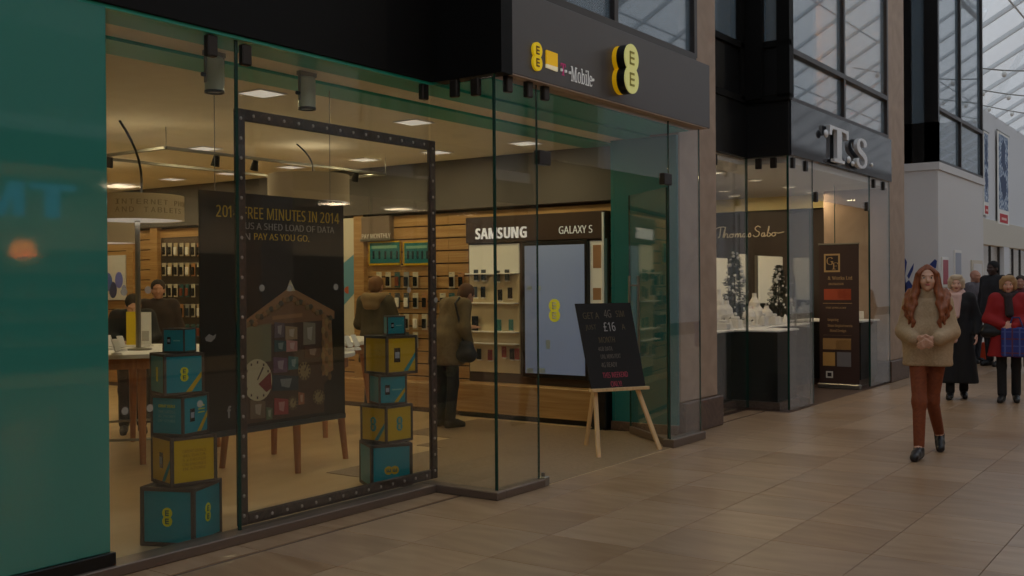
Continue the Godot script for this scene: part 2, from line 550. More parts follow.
# an upright pane between two plan points, with bottom and top, edge strips and clamps near the head
func pane(called: String, a: Vector2, b: Vector2, y0: float, y1: float, clamps: Array, edges := [true, true]) -> Node3D:
	var A := Vector3(a.x, y0, a.y)
	var B := Vector3(b.x, y0, b.y)
	var o := struct_root(called)
	o.position = (A + B) * 0.5
	var up := Vector3(0, y1 - y0, 0)
	var dir := (B - A).normalized()
	put("pane", MB.new().box((A + B + up) * 0.5, Vector3((B - A).length() - 0.012, y1 - y0, 0.01), 0.0, Basis(dir, Vector3.UP, dir.cross(Vector3.UP))), k.glass, o)
	for e in 2:
		if edges[e]:
			var p: Vector3 = [A, B][e]
			put("polished_edge", MB.new().box(p + up * 0.5, Vector3(0.011, y1 - y0, 0.012), 0.0, Basis(dir, Vector3.UP, dir.cross(Vector3.UP))), k.glass_edge, o)
	for c: Vector2 in clamps:          # distance along, height
		put("clamp", MB.new().box(A + dir * c.x + Vector3(0, c.y - y0, 0), Vector3(0.075, 0.13, 0.05), 0.008, Basis(dir, Vector3.UP, dir.cross(Vector3.UP))), k.dark_metal, o)
	return o

# ================================================================ front of the phone shop
func build_shopfront() -> void:
	# sill
	struct("trim_sill", MB.new().span(Vector3(-5.0, 0, -2.0), Vector3(-5.16, 0.06, -6.08), 0.006).span(Vector3(-5.16, 0, -6.08), Vector3(-4.43, 0.06, -6.2), 0.006).span(Vector3(-4.43, 0, -6.2), Vector3(-4.55, 0.06, -6.72), 0.006).span(Vector3(-4.43, 0, -8.94), Vector3(-4.55, 0.08, -9.66), 0.006), k.sill)
	# teal glass panel
	var tp := thing("teal_panel", "glossy dark teal glass panel with a black skirting at the shop window", "panel", Vector3(-5.09, 0, -2.4))
	put("sheet", MB.new().span(Vector3(-5.06, 0.13, -0.6), Vector3(-5.12, 3.11, -3.355), 0.003), k.teal_panel, tp)
	put("skirting", MB.new().span(Vector3(-5.03, 0.06, -0.6), Vector3(-5.12, 0.13, -3.37), 0.003), k.black, tp)
	# window panes
	var top := 3.1
	pane("window_shopfront", Vector2(X_A, -3.37), Vector2(X_A, -4.275), 0.06, top, [Vector2(0.72, 3.03)], [false, true])
	pane("window_shopfront", Vector2(X_A, -4.285), Vector2(X_A, -6.14), 0.06, top, [Vector2(0.07, 3.02), Vector2(1.8, 3.05)], [true, false])
	pane("window_shopfront", Vector2(X_A + 0.01, -6.15), Vector2(X_B - 0.01, -6.15), 0.06, top, [Vector2(0.24, 3.05), Vector2(0.44, 3.04)], [false, true])
	pane("window_shopfront", Vector2(X_B, -6.15), Vector2(X_B, -6.70), 0.06, top + 0.02, [Vector2(0.17, 3.07), Vector2(0.44, 3.07)])
	pane("window_shopfront", Vector2(X_B, -8.96), Vector2(X_B, -9.64), 0.08, top + 0.02, [])
	var tr := pane("window_shopfront", Vector2(X_B, -6.72), Vector2(X_B, -8.94), 2.56, top + 0.02, [Vector2(0.1, 3.08)], [false, false])
	for z in [-6.78, -8.9]:
		put("patch_fitting", MB.new().box(Vector3(X_B, 2.56, z), Vector3(0.06, 0.11, 0.16), 0.006), k.dark_metal, tr)
	var foot := thing("floor_pivot", "small square steel shoe on the floor by the glass entrance screen", "door fitting", Vector3(-4.48, 0, -6.76))
	put("shoe", MB.new().box(Vector3(-4.48, 0.035, -6.76), Vector3(0.08, 0.07, 0.07), 0.006), k.steel, foot)
	put("pin", MB.new().cyl(Vector3(-4.48, 0.07, -6.76), Vector3(-4.48, 0.1, -6.76), 0.015, 0.015), k.steel, foot)
	# opened door leaf
	door_leaf(Vector2(X_B - 0.03, -8.98), Vector2(-5.24, -9.57), "glass door leaf standing open beside the stone pier with a long pull handle")
	# sign board
	var sb := thing("sign_board", "grey shop sign board with lit yellow logos above the entrance", "shop sign", Vector3(-4.5, 3.13, -8))
	put("board", MB.new().span(Vector3(-4.41, 3.135, -6.27), Vector3(-4.6, 3.775, -9.76), 0.006), k.sign_grey, sb)
	put("soffit", MB.new().span(Vector3(-4.41, 3.125, -6.27), Vector3(-4.6, 3.134, -9.7)), k.tan_stone, sb)
	var lit := glow(rgb(246, 206, 20), 0.26)
	var ink := mat(rgb(120, 92, 8), 0.5)
	var zf := -4.41
	ee_logo(sb, on_x(535.8, 42.6, zf), on_x(535.8, 71, zf), 0.02, lit, ink, true)
	# square with a pale band
	put("square_logo", MB.new().slab([on_x(545.5, 50, zf), on_x(556.5, 54, zf), on_x(556.5, 67.5, zf), on_x(545.5, 64, zf)], Vector3(0.012, 0, 0)), glow(rgb(246, 190, 20), 0.26), sb)
	put("square_logo_band", MB.new().slab([on_x(545.5, 64, zf), on_x(556.5, 67.5, zf), on_x(556.5, 71.8, zf), on_x(545.5, 67.6, zf)], Vector3(0.012, 0, 0)), glow(rgb(236, 222, 180), 0.3), sb)
	var wl := glow(rgb(226, 224, 220), 0.16)
	text("letter", "T", on_x(563, 69.5, zf) + Vector3(0.002, 0, 0), FACE_X, 0.07, 0.095, glow(rgb(196, 60, 120), 0.12), sb, 0.004, true, true)
	for i in 3:
		put("dot", MB.new().box(on_x(561 + i * 4.2, 70 + i * 1.4, zf) + Vector3(0.006, 0, 0), Vector3(0.012, 0.02, 0.02)), wl, sb)
	text("lettering", "Mobile", on_x(581, 76.5, zf) + Vector3(0.008, 0, 0), FACE_X, 0.33, 0.125, wl, sb, 0.003, true, false)
	put("dot", MB.new().box(on_x(592.5, 80, zf) + Vector3(0.006, 0, 0), Vector3(0.012, 0.02, 0.02)), wl, sb)
	# big logo standing off the board: dark returns, lit face, lit rim against the board
	ee_big(sb, on_x(622.5, 44, -4.28), on_x(641, 93, -4.28))
	# upper windows above the sign
	window_row("window_1", -4.56, -6.3, -9.7, 3.86, [0.0, 0.52, 1.0], [0.0, 1.9, 4.2], true)

# an opened frameless leaf
func door_leaf(a: Vector2, b: Vector2, label: String) -> void:
	var A := Vector3(a.x, 0.0, a.y)
	var B := Vector3(b.x, 0.0, b.y)
	var dir := (B - A).normalized()
	var side := dir.cross(Vector3.UP)
	var fr := Basis(dir, Vector3.UP, side)
	var o := thing("glass_door", label, "door", (A + B) * 0.5)
	var l := (B - A).length()
	put("leaf", MB.new().box((A + B) * 0.5 + Vector3(0, 1.28, 0), Vector3(l, 2.42, 0.012), 0.0, fr), k.glass, o)
	put("polished_edge", MB.new().box(B + Vector3(0, 1.28, 0), Vector3(0.012, 2.42, 0.014), 0.0, fr), k.glass_edge, o)
	put("polished_edge", MB.new().box(A + Vector3(0, 1.28, 0), Vector3(0.012, 2.42, 0.014), 0.0, fr), k.glass_edge, o)
	put("bottom_rail", MB.new().box((A + B) * 0.5 + Vector3(0, 0.045, 0), Vector3(l, 0.07, 0.035), 0.004, fr), k.sill, o)
	for s in [-1.0, 1.0]:
		var h := put("pull_handle", MB.new().cyl(A.lerp(B, 0.88) + side * 0.05 * s + Vector3(0, 0.85, 0), A.lerp(B, 0.88) + side * 0.05 * s + Vector3(0, 1.65, 0), 0.014, 0.014, 10), k.steel, o)
		for y in [0.95, 1.55]:
			put("stand_off", MB.new().cyl(A.lerp(B, 0.88) + Vector3(0, y, 0), A.lerp(B, 0.88) + side * 0.05 * s + Vector3(0, y, 0), 0.009, 0.009, 8), k.steel, h)

# figure of two scalloped discs, one above the other, between a top and a bottom point on the wall plane
func eight(c0: Vector3, c1: Vector3, r: float, B: Basis, grow := 0.0) -> Array:
	var pts := []
	var d := (c1 - c0)
	var half := d.length() * 0.5
	var mid := (c0 + c1) * 0.5
	var n := 26
	var a0 := acos(clampf(half / (r + grow), -1, 1))
	for i in n + 1:
		var t := lerpf(-PI / 2 + a0, TAU - a0 - PI / 2, float(i) / n)
		pts.append(mid + B.y * half + (B.x * cos(t) + B.y * sin(t)) * (r + grow))
	for i in range(1, n):
		var t := lerpf(PI / 2 + a0, TAU + PI / 2 - a0, float(i) / n)
		pts.append(mid - B.y * half + (B.x * cos(t) + B.y * sin(t)) * (r + grow))
	return pts
func ee_logo(parent: Node, top: Vector3, bot: Vector3, deep: float, m: Material, ink: Material, wall_x: bool, own := false, B := FACE_X) -> void:
	var h := (top - bot).length()
	var mid := (top + bot) * 0.5
	var r := h * 0.285
	var c0 := mid + B.y * (h * 0.5 - r)
	var c1 := mid - B.y * (h * 0.5 - r)
	put("logo", MB.new().slab(eight(c0, c1, r, B), B.z * deep), m, parent, own)
	for c: Vector3 in [c0, c1]:
		for i in 3:
			put("logo_bar", MB.new().box(c + B.y * r * (0.42 - 0.42 * i) + B.z * (deep + 0.001), Vector3(r * 0.7, r * 0.2, 0.003), 0.0, B), ink, parent, own)
		put("logo_bar", MB.new().box(c - B.x * r * 0.28 + B.z * (deep + 0.001), Vector3(r * 0.2, r * 1.04, 0.003), 0.0, B), ink, parent, own)
func ee_big(parent: Node, top: Vector3, bot: Vector3) -> void:
	var B := FACE_X
	var mid := Vector3(-4.41, (top.y + bot.y) * 0.5, (top.z + bot.z) * 0.5)
	var h := 0.425
	var r := h * 0.285
	var c0 := mid + B.y * (h * 0.5 - r)
	var c1 := mid - B.y * (h * 0.5 - r)
	put("logo_rim", MB.new().slab(eight(c0, c1, r, B, -0.004), B.z * 0.045), glow(rgb(240, 184, 4), 0.2), parent)
	put("logo_body", MB.new().slab(eight(c0 + B.z * 0.045, c1 + B.z * 0.045, r, B), B.z * 0.075), k.black, parent)
	put("logo_face", MB.new().slab(eight(c0 + B.z * 0.12, c1 + B.z * 0.12, r, B), B.z * 0.012), glow(rgb(226, 222, 140), 0.24), parent)
	var ink := mat(rgb(170, 160, 60), 0.5)
	for c: Vector3 in [c0, c1]:
		for i in 3:
			put("logo_bar", MB.new().box(c + B.y * r * (0.4 - 0.4 * i) + B.z * 0.134, Vector3(r * 0.62, r * 0.14, 0.004), 0.0, B), ink, parent)
		put("logo_bar", MB.new().box(c - B.x * r * 0.28 + B.z * 0.134, Vector3(r * 0.14, r * 0.94, 0.004), 0.0, B), ink, parent)

# glazed row on a plane x between z0 and z1 starting at height y0; cols, rows are the places of mullions (share of width, metres)
func window_row(called: String, x: float, z0: float, z1: float, y0: float, cols: Array, rows: Array, sill_dark := false) -> void:
	var o := struct_root(called)
	for c: float in cols:
		var z := lerpf(z0, z1, c)
		put("mullion", MB.new().span(Vector3(x + 0.03, y0, z - 0.035), Vector3(x - 0.08, y0 + rows[-1], z + 0.035), 0.004), k.window_frame, o)
	for r: float in rows:
		put("transom", MB.new().span(Vector3(x + 0.035, y0 + r - 0.035, z0), Vector3(x - 0.08, y0 + r + 0.035, z1), 0.004), k.window_frame, o)
	for i in cols.size() - 1:
		for j in rows.size() - 1:
			put("pane", MB.new().span(Vector3(x - 0.02, y0 + rows[j] + 0.03, lerpf(z0, z1, cols[i]) - 0.03), Vector3(x - 0.03, y0 + rows[j + 1] - 0.03, lerpf(z0, z1, cols[i + 1]) + 0.03)), k.window_glass, o)
			put("inner_pane", MB.new().span(Vector3(x - 0.05, y0 + rows[j] + 0.03, lerpf(z0, z1, cols[i]) - 0.03), Vector3(x - 0.06, y0 + rows[j + 1] - 0.03, lerpf(z0, z1, cols[i + 1]) + 0.03)), k.window_glass, o)

# ================================================================ jeweller next door
func build_jeweller() -> void:
	var zr := -12.12
	struct("floor_jeweller", MB.new().span(Vector3(-9, -0.2, -10.5), Vector3(-5.0, 0.0, -17.2)).span(Vector3(-5.0, -0.2, -12.1), Vector3(-4.46, 0.001, -16.8)), k.plinth_stone)
	struct("ceiling_jeweller", MB.new().span(Vector3(-9, 3.02, -10.5), Vector3(-5.04, 3.1, -17.2)).span(Vector3(-5.04, 3.02, -12.2), Vector3(-4.5, 3.1, -16.5)), k.white_matt)
	struct("wall_jeweller_rear", MB.new().span(Vector3(-9.2, 0, -10.4), Vector3(-9, 3.4, -17.4)), k.cream_wall)
	struct("wall_jeweller_side", MB.new().span(Vector3(-9, 0, -17.1), Vector3(-4.7, 3.4, -17.4)), mat(rgb(58, 46, 40), 0.5))
	struct("wall_jeweller_party", MB.new().span(Vector3(-9, 0, -10.46), Vector3(-5.0, 3.4, -10.6)), k.cream_wall)
	struct("trim_cream_band", MB.new().span(Vector3(-9, 2.80, -17.0), Vector3(-5.0, 3.02, -17.1)), mat(rgb(236, 220, 160), 0.6))
	# fascia: black panels in the recess and on the return, glossy board over the entrance
	struct("wall_jeweller_fascia", MB.new().span(Vector3(-4.98, 3.1, -10.67), Vector3(-5.2, 3.78, -12.14), 0.004).span(Vector3(-5.0, 3.1, -12.1), Vector3(-4.45, 3.74, -12.2), 0.004), k.black)
	var jb := thing("jeweller_sign", "glossy dark sign board with curly silver initials over the jeweller's entrance", "shop sign", Vector3(-4.5, 3.1, -14.3))
	put("board", MB.new().span(Vector3(-4.43, 3.1, -12.13), Vector3(-4.6, 3.76, -16.49), 0.006), mat(rgb(34, 35, 40), 0.06, 0.0, 0.5), jb)
	var silver := mat(rgb(226, 224, 224), 0.3, 0.3)
	var jz := on_x(834, 146, -4.43)
	text("initial", "T", on_x(834, 146, -4.43) + Vector3(0.05, 0, 0), FACE_X, 0.78, 0.46, silver, jb, 0.05, true, true)
	text("initial", "S", on_x(856, 154, -4.43) + Vector3(0.06, 0, 0), FACE_X, 0.5, 0.42, silver, jb, 0.05, true, true)
	for q in [[822, 134, 0.055], [845, 160, 0.05], [849, 164, 0.035], [862, 161, 0.04], [868, 165, 0.03]]:
		put("curl", MB.new().ball(on_x(q[0], q[1], -4.43) + Vector3(0.05, 0, 0), Vector3(0.025, q[2], q[2] * 1.3), 10, 6), silver, jb)
	# upper bay: black spandrels and glazing
	var by := struct_root("window_2")
	put("spandrel", MB.new().span(Vector3(-5.0, 3.78, -10.67), Vector3(-5.2, 4.45, -12.14), 0.004), k.black, by)
	put("spandrel", MB.new().span(Vector3(-5.0, 3.74, -12.1), Vector3(-4.45, 4.45, -12.2), 0.004), k.black, by)
	for y in [3.8, 4.45]:
		put("transom", MB.new().span(Vector3(-4.96, y - 0.04, -10.67), Vector3(-5.1, y + 0.04, -12.1), 0.004), k.black_clad, by)
		put("transom", MB.new().span(Vector3(-4.98, y - 0.04, -12.06), Vector3(-4.42, y + 0.04, -12.14), 0.004), k.black_clad, by)
	for z in [-10.7, -11.95]:
		put("mullion", MB.new().span(Vector3(-4.96, 3.8, z - 0.05), Vector3(-5.1, 8.1, z + 0.05)), k.black_clad, by)
	put("mullion", MB.new().span(Vector3(-4.96, 3.8, -12.0), Vector3(-4.75, 8.1, -12.16)), k.black_clad, by)
	put("mullion", MB.new().span(Vector3(-4.58, 3.8, -12.06), Vector3(-4.42, 8.1, -12.2)), k.black_clad, by)
	put("pane", MB.new().span(Vector3(-5.03, 4.48, -10.72), Vector3(-5.04, 8.1, -11.92)), k.window_glass, by)
	put("pane", MB.new().span(Vector3(-4.75, 4.48, -12.1), Vector3(-4.58, 8.1, -12.11)), k.window_glass, by)
	window_row("window_3", -4.5, -12.22, -16.45, 3.79, [0.0, 0.5, 1.0], [0.0, 0.6, 4.3])
	# clothes shop on the upper floor behind the right-hand panes
	struct("wall_upper_shop", MB.new().span(Vector3(-6.9, 3.62, -13.9), Vector3(-6.8, 8.0, -16.6)).span(Vector3(-6.8, 3.62, -16.55), Vector3(-4.7, 8.0, -16.65)).span(Vector3(-6.8, 6.2, -13.9), Vector3(-4.8, 6.3, -16.6)).span(Vector3(-6.8, 3.62, -13.7), Vector3(-4.7, 8.0, -13.85)), mat(rgb(214, 178, 128), 0.7))
	struct("floor_upper_shop", MB.new().span(Vector3(-6.8, 3.56, -12.3), Vector3(-4.62, 3.62, -16.6)), k.timber)
	for i in 3:
		var c := Vector3(-5.6 - 0.3 * i, 6.18, -14.4 - 0.75 * i)
		var l := thing("upper_shop_spot", "round downlight in the upper clothes shop behind the window", "light", c, "downlights of the upper clothes shop")
		put("ring", MB.new().lathe(c + Vector3(0, -0.01, 0), [Vector2(0.1, 0), Vector2(0.12, 0.005), Vector2(0.12, 0.02)], 16), k.white, l)
		put("lens", MB.new().cyl(c + Vector3(0, -0.004, 0), c + Vector3(0, 0.01, 0), 0.1, 0.1, 16), glow(rgb(255, 236, 200), 0.5), l)
		area("light", c + Vector3(0, -0.02, 0), Vector2(0.18, 0.18), 2.4, Color(1, 0.86, 0.64), l)
	var hr := thing("clothes_rail", "steel clothes rail in the upper shop behind the window", "rail", Vector3(-6.3, 3.62, -15.2))
	put("bar", MB.new().cyl(Vector3(-6.3, 5.3, -14.0), Vector3(-6.3, 5.3, -16.3), 0.018, 0.018, 8), k.steel, hr)
	for z in [-14.0, -16.3]: put("post", MB.new().cyl(Vector3(-6.3, 3.62, z), Vector3(-6.3, 5.3, z), 0.018, 0.018, 8), k.steel, hr)
	for i in 7:
		var z := -14.2 - 0.3 * i
		var gm := thing("hanging_garment", "%s garment hanging on the rail in the upper shop" % ["dark grey", "brown", "cream", "navy", "olive", "rust", "black"][i], "clothes", Vector3(-6.3, 4.1, z))
		put("cloth", MB.new().slab([Vector3(-6.1, 5.12, z), Vector3(-6.28, 5.22, z), Vector3(-6.32, 5.22, z), Vector3(-6.5, 5.12, z), Vector3(-6.56, 4.1 + 0.1 * (i % 3), z), Vector3(-6.04, 4.1 + 0.1 * (i % 3), z)], Vector3(0, 0, 0.07)), mat([rgb(66, 64, 66), rgb(96, 66, 46), rgb(206, 190, 160), rgb(40, 44, 66), rgb(92, 90, 60), rgb(130, 70, 40), rgb(26, 25, 26)][i], 0.85), gm)
		put("hook", MB.new().cyl(Vector3(-6.3, 5.22, z + 0.03), Vector3(-6.3, 5.31, z + 0.03), 0.005, 0.005, 6), k.steel, gm)
	# glazing
	pane("window_jeweller", Vector2(-5.0, -10.68), Vector2(-5.0, -12.1), 0.03, 3.1, [Vector2(0.5, 3.0)], [false, true])
	pane("window_jeweller", Vector2(-4.99, -12.12), Vector2(-4.48, -12.12), 0.03, 3.1, [Vector2(0.15, 3.02), Vector2(0.34, 3.02)])
	pane("window_jeweller", Vector2(-4.47, -12.13), Vector2(-4.47, -12.98), 0.03, 3.1, [Vector2(0.15, 3.02), Vector2(0.6, 3.02)])
	pane("window_jeweller", Vector2(-4.47, -15.45), Vector2(-4.47, -16.48), 0.03, 3.1, [Vector2(0.2, 3.02), Vector2(0.7, 3.02)])
	pane("window_jeweller", Vector2(-4.48, -15.44), Vector2(-4.98, -15.44), 0.03, 3.1, [])
	door_leaf(Vector2(-4.52, -13.02), Vector2(-5.05, -13.72), "frameless glass door standing open in the jeweller's doorway")
	pane("window_jeweller", Vector2(-4.47, -13.0), Vector2(-4.47, -15.43), 2.62, 3.1, [Vector2(0.1, 2.66), Vector2(2.3, 2.66)], [false, false])
	var lamp := glow(rgb(255, 244, 214), 0.42)
	for p in [[-5.6, -11.4], [-5.6, -12.6], [-5.6, -13.9], [-5.6, -15.2], [-5.6, -16.3], [-6.9, -12.0], [-6.9, -13.4], [-6.9, -14.8], [-6.9, -16.2]]:
		var l := thing("ceiling_spotlight", "small round recessed spotlight in the jeweller's ceiling", "light", Vector3(p[0], 3.0, p[1]), "recessed spotlights in the jeweller's ceiling")
		put("ring", MB.new().lathe(Vector3(p[0], 3.0, p[1]), [Vector2(0.085, 0.0), Vector2(0.1, 0.004), Vector2(0.1, 0.02)], 16), k.white, l)
		put("lens", MB.new().cyl(Vector3(p[0], 3.006, p[1]), Vector3(p[0], 3.016, p[1]), 0.085, 0.085, 16), lamp, l)
		area("light", Vector3(p[0], 2.995, p[1]), Vector2(0.15, 0.15), 0.5, Color(1.0, 0.9, 0.72), l)
	# script sign on the dark wall
	var ss := thing("script_sign", "thin pale handwritten lettering on the jeweller's dark wall", "sign", on_z(752, 236, -17.05))
	script_writing(ss, on_z(717, 238, -17.07), 0.0122)
	# display bases and white steps
	var db := thing("display_plinth", "black low display plinth inside the jeweller's window", "display", Vector3(-5.5, 0, -11.6))
	put("plinth", MB.new().span(Vector3(-5.2, 0.1, -10.7), Vector3(-5.9, 0.96, -12.1), 0.006).span(Vector3(-4.66, 0.1, -12.24), Vector3(-5.9, 0.96, -12.9), 0.006).span(Vector3(-5.15, 0.1, -12.9), Vector3(-5.9, 0.96, -14.7), 0.006), k.black, db)
	put("kick", MB.new().span(Vector3(-5.14, 0.0, -10.7), Vector3(-5.86, 0.1, -12.1)).span(Vector3(-4.62, 0.0, -12.2), Vector3(-5.86, 0.1, -12.9)).span(Vector3(-5.2, 0.0, -12.9), Vector3(-5.86, 0.1, -14.66)), k.plinth_stone, db)
	put("worktop", MB.new().span(Vector3(-5.16, 0.96, -10.7), Vector3(-5.9, 0.98, -12.1), 0.004).span(Vector3(-4.62, 0.96, -12.2), Vector3(-5.9, 0.98, -12.9), 0.004).span(Vector3(-5.11, 0.96, -12.9), Vector3(-5.9, 0.98, -14.7), 0.004), k.white, db)
	text("lettering", "Ts", Vector3(-5.195, 0.66, -10.95), FACE_X, 0.22, 0.11, mat(rgb(74, 72, 70), 0.4), db, 0.004, true, false, true)
	var db2 := thing("display_plinth", "black low display plinth behind the glass screen by the far pier", "display", Vector3(-5.2, 0, -16.2))
	put("plinth", MB.new().span(Vector3(-4.66, 0.1, -15.62), Vector3(-5.7, 0.96, -16.48), 0.006), k.black, db2)
	put("kick", MB.new().span(Vector3(-4.7, 0, -15.66), Vector3(-5.66, 0.1, -16.48)), k.plinth_stone, db2)
	put("worktop", MB.new().span(Vector3(-4.62, 0.96, -15.58), Vector3(-5.74, 0.985, -16.48), 0.004), k.white, db2)
	# glass case over the display
	var cg := thing("display_case", "glass case edged in steel over the jeweller's white display", "display case", Vector3(-5.9, 0.98, -11.8))
	put("glass_front", MB.new().span(Vector3(-5.88, 0.98, -10.72), Vector3(-5.89, 2.16, -12.88)), k.glass, cg)
	put("rail", MB.new().span(Vector3(-5.86, 2.16, -10.72), Vector3(-5.91, 2.19, -12.88)), k.steel, cg)
	for z in [-10.74, -11.8, -12.86]:
		put("post", MB.new().span(Vector3(-5.87, 0.98, z - 0.012), Vector3(-5.9, 2.16, z + 0.012)), k.steel, cg)
	# backlit white panels
	for p in [[736, 254, 748, 304, "narrow pale backlit panel behind the tall decorated tree in the jeweller's window"], [759, 256, 783, 302, "wide pale backlit panel behind the jeweller's white jewellery stands"], [716, 258, 728, 300, "pale backlit panel beside the stone pier in the jeweller's window"]]:
		var a := on_x(p[0], p[1], -6.3)
		var b := on_x(p[2], p[3], -6.3)
		var o := thing("lightbox", p[4], "display panel", Vector3(-6.32, b.y, (a.z + b.z) * 0.5))
		put("face", MB.new().span(Vector3(-6.3, a.y, a.z), Vector3(-6.32, b.y, b.z), 0.004), glow(rgb(236, 230, 206), 0.16), o)
		put("back_box", MB.new().span(Vector3(-6.32, a.y + 0.01, a.z + 0.01), Vector3(-6.37, b.y - 0.01, b.z - 0.01)), k.steel, o)
		put("stand", MB.new().span(Vector3(-6.33, 0, a.z), Vector3(-6.37, b.y, b.z)), k.black, o)
	# small white jewellery stands
	var rng := RandomNumberGenerator.new()
	rng.seed = 9
	var n := 0
	var t1 := on_x(735, 330, -5.72)
	var t2 := on_x(779, 330, -5.55)
	var kinds := ["white square jewellery block on the jeweller's window plinth", "white necklace bust on the jeweller's window plinth", "small white ring cone on the jeweller's window plinth"]
	for iz in 18:
		for ix in 3:
			var g := Vector3(-5.33 - 0.22 * ix, 0.981, -10.84 - 0.215 * iz + 0.03 * sin(iz * 5.0 + ix * 2.0))
			if Vector2(g.x - t1.x, g.z - t1.z).length() < 0.33 or Vector2(g.x - t2.x, g.z - t2.z).length() < 0.3: continue
			if rng.randf() < 0.22: continue
			var kd: int = [0, 2, 1][(iz + ix * 2 + (rng.randi() % 2)) % 3]
			var hgt := rng.randf_range(0.1, 0.2) + 0.1 * ix
			var o := thing(["jewellery_block", "necklace_bust", "ring_cone"][kd], kinds[kd], "jewellery stand", g, ["white jewellery blocks", "white necklace busts", "white ring cones"][kd] + " in the window")
			if kd == 0:
				put("block", MB.new().span(g + Vector3(-0.07, 0, -0.07), g + Vector3(0.07, hgt * 0.7, 0.07), 0.008), k.white_matt, o)
				put("cushion", MB.new().box(g + Vector3(0, hgt * 0.7 + 0.02, 0), Vector3(0.1, 0.04, 0.1), 0.015), k.white, o)
			elif kd == 1:
				hgt += 0.1
				put("bust", MB.new().lathe(g, [Vector2(0.07, 0), Vector2(0.07, 0.015), Vector2(0.02, 0.03), Vector2(0.02, hgt * 0.3), Vector2(0.085, hgt * 0.5), Vector2(0.075, hgt * 0.7), Vector2(0.032, hgt * 0.86), Vector2(0.03, hgt), Vector2(0.0, hgt)], 16), k.white_matt, o)
			else:
				put("cone", MB.new().lathe(g, [Vector2(0.05, 0), Vector2(0.045, 0.02), Vector2(0.012, hgt * 0.7), Vector2(0.0, hgt * 0.72)], 14), k.white_matt, o)
				put("dish", MB.new().lathe(g, [Vector2(0.075, 0), Vector2(0.08, 0.012), Vector2(0.05, 0.014)], 14), k.white, o)
	n = 0
	for q in [[860, 316], [865, 312], [870, 318]]:
		var g := on_x(q[0], 300, -4.95)
		g.y = 0.985
		var o := thing("jewellery_block", "white jewellery block on the plinth by the far pier", "jewellery stand", g, "white blocks by the far pier")
		put("block", MB.new().span(g + Vector3(-0.08, 0, -0.08), g + Vector3(0.08, 0.12 + 0.1 * n, 0.08), 0.008), k.white_matt, o)
		n += 1
	# small decorated trees
	tree(on_x(735, 330, -5.72), 1.06, 0.25, "tall silver-baubled dark green tree by the narrow pale panel", 1)
	tree(on_x(779, 330, -5.55), 0.84, 0.22, "shorter silver-baubled dark green tree at the jeweller's glass corner", 2)
	# roll-up banner
	var z := -15.2
	var bn := thing("roll_up_banner", "dark brown roll-up banner with gold initials in the jeweller's doorway", "banner", Vector3(-4.88, 0, z))
	var tl := on_z(819, 245, z)
	var br := on_z(859.5, 386, z)
	var x0 := tl.x
	var x1 := br.x
	put("sheet", MB.new().span(Vector3(x0, 0.07, z), Vector3(x1, tl.y, z - 0.004)), mat(rgb(62, 40, 34), 0.55), bn)
	put("foot", MB.new().span(Vector3(x0 - 0.02, 0.0, z + 0.06), Vector3(x1 + 0.02, 0.075, z - 0.06), 0.012), k.steel, bn)
	put("top_rail", MB.new().span(Vector3(x0 - 0.01, tl.y - 0.005, z + 0.012), Vector3(x1 + 0.01, tl.y + 0.02, z - 0.014), 0.004), k.steel, bn)
	put("pole", MB.new().cyl(Vector3((x0 + x1) / 2, 0.05, z - 0.03), Vector3((x0 + x1) / 2, tl.y, z - 0.02), 0.01, 0.01, 8), k.steel, bn)
	var gold := mat(rgb(196, 160, 108), 0.4)
	var f := z + 0.001
	var ga := on_z(824, 254, f)
	var gb := on_z(840, 272, f)
	put("gold_square", MB.new().span(ga, gb + Vector3(0, 0, 0.002)), gold, bn)
	put("gold_square_field", MB.new().span(ga + Vector3(0.025, -0.025, 0), gb + Vector3(-0.025, 0.025, 0.004)), mat(rgb(46, 30, 26), 0.55), bn)
	text("initial", "G", on_z(830, 261, f), Basis.IDENTITY, 0.1, 0.11, gold, bn, 0.008, true)
	text("initial", "F", on_z(835, 266, f), Basis.IDENTITY, 0.085, 0.1, gold, bn, 0.008, true)
	for q in [["& Works Ltd", 840, 278, 0.36, 0.05], ["INSPIRATION", 836, 284, 0.22, 0.03], ["FINE JEWELLERY", 836, 308, 0.3, 0.03], ["Inspiring", 833, 320, 0.16, 0.05], ["Stone Replacements", 840, 326, 0.36, 0.05], ["Hand Design", 838, 331, 0.24, 0.05]]:
		text("lettering", q[0], on_z(q[1], q[2], f), Basis.IDENTITY, q[3], q[4], gold, bn, 0.004, true)
	for q in [[824, 289, 851, 300, rgb(176, 74, 40)], [838, 290, 850, 299, rgb(206, 110, 60)], [823, 338, 851, 350, rgb(168, 128, 78)], [836, 340, 850, 350, rgb(214, 172, 96)], [823, 352, 835, 366, rgb(196, 150, 84)], [837, 352, 851, 367, rgb(120, 116, 118)], [826, 371, 833, 378, rgb(220, 214, 200)]]:
		put("picture", MB.new().span(on_z(q[0], q[1], f), on_z(q[2], q[3], f + 0.003)), mat(q[4], 0.5), bn)
	for v in [303, 335]:
		put("rule", MB.new().span(on_z(823, v, f), on_z(852, v + 0.6, f + 0.003)), gold, bn)
	put("emblem", MB.new().span(on_z(827.5, 372.5, f + 0.003), on_z(831.5, 376.5, f + 0.005)), mat(rgb(46, 30, 26), 0.5), bn)

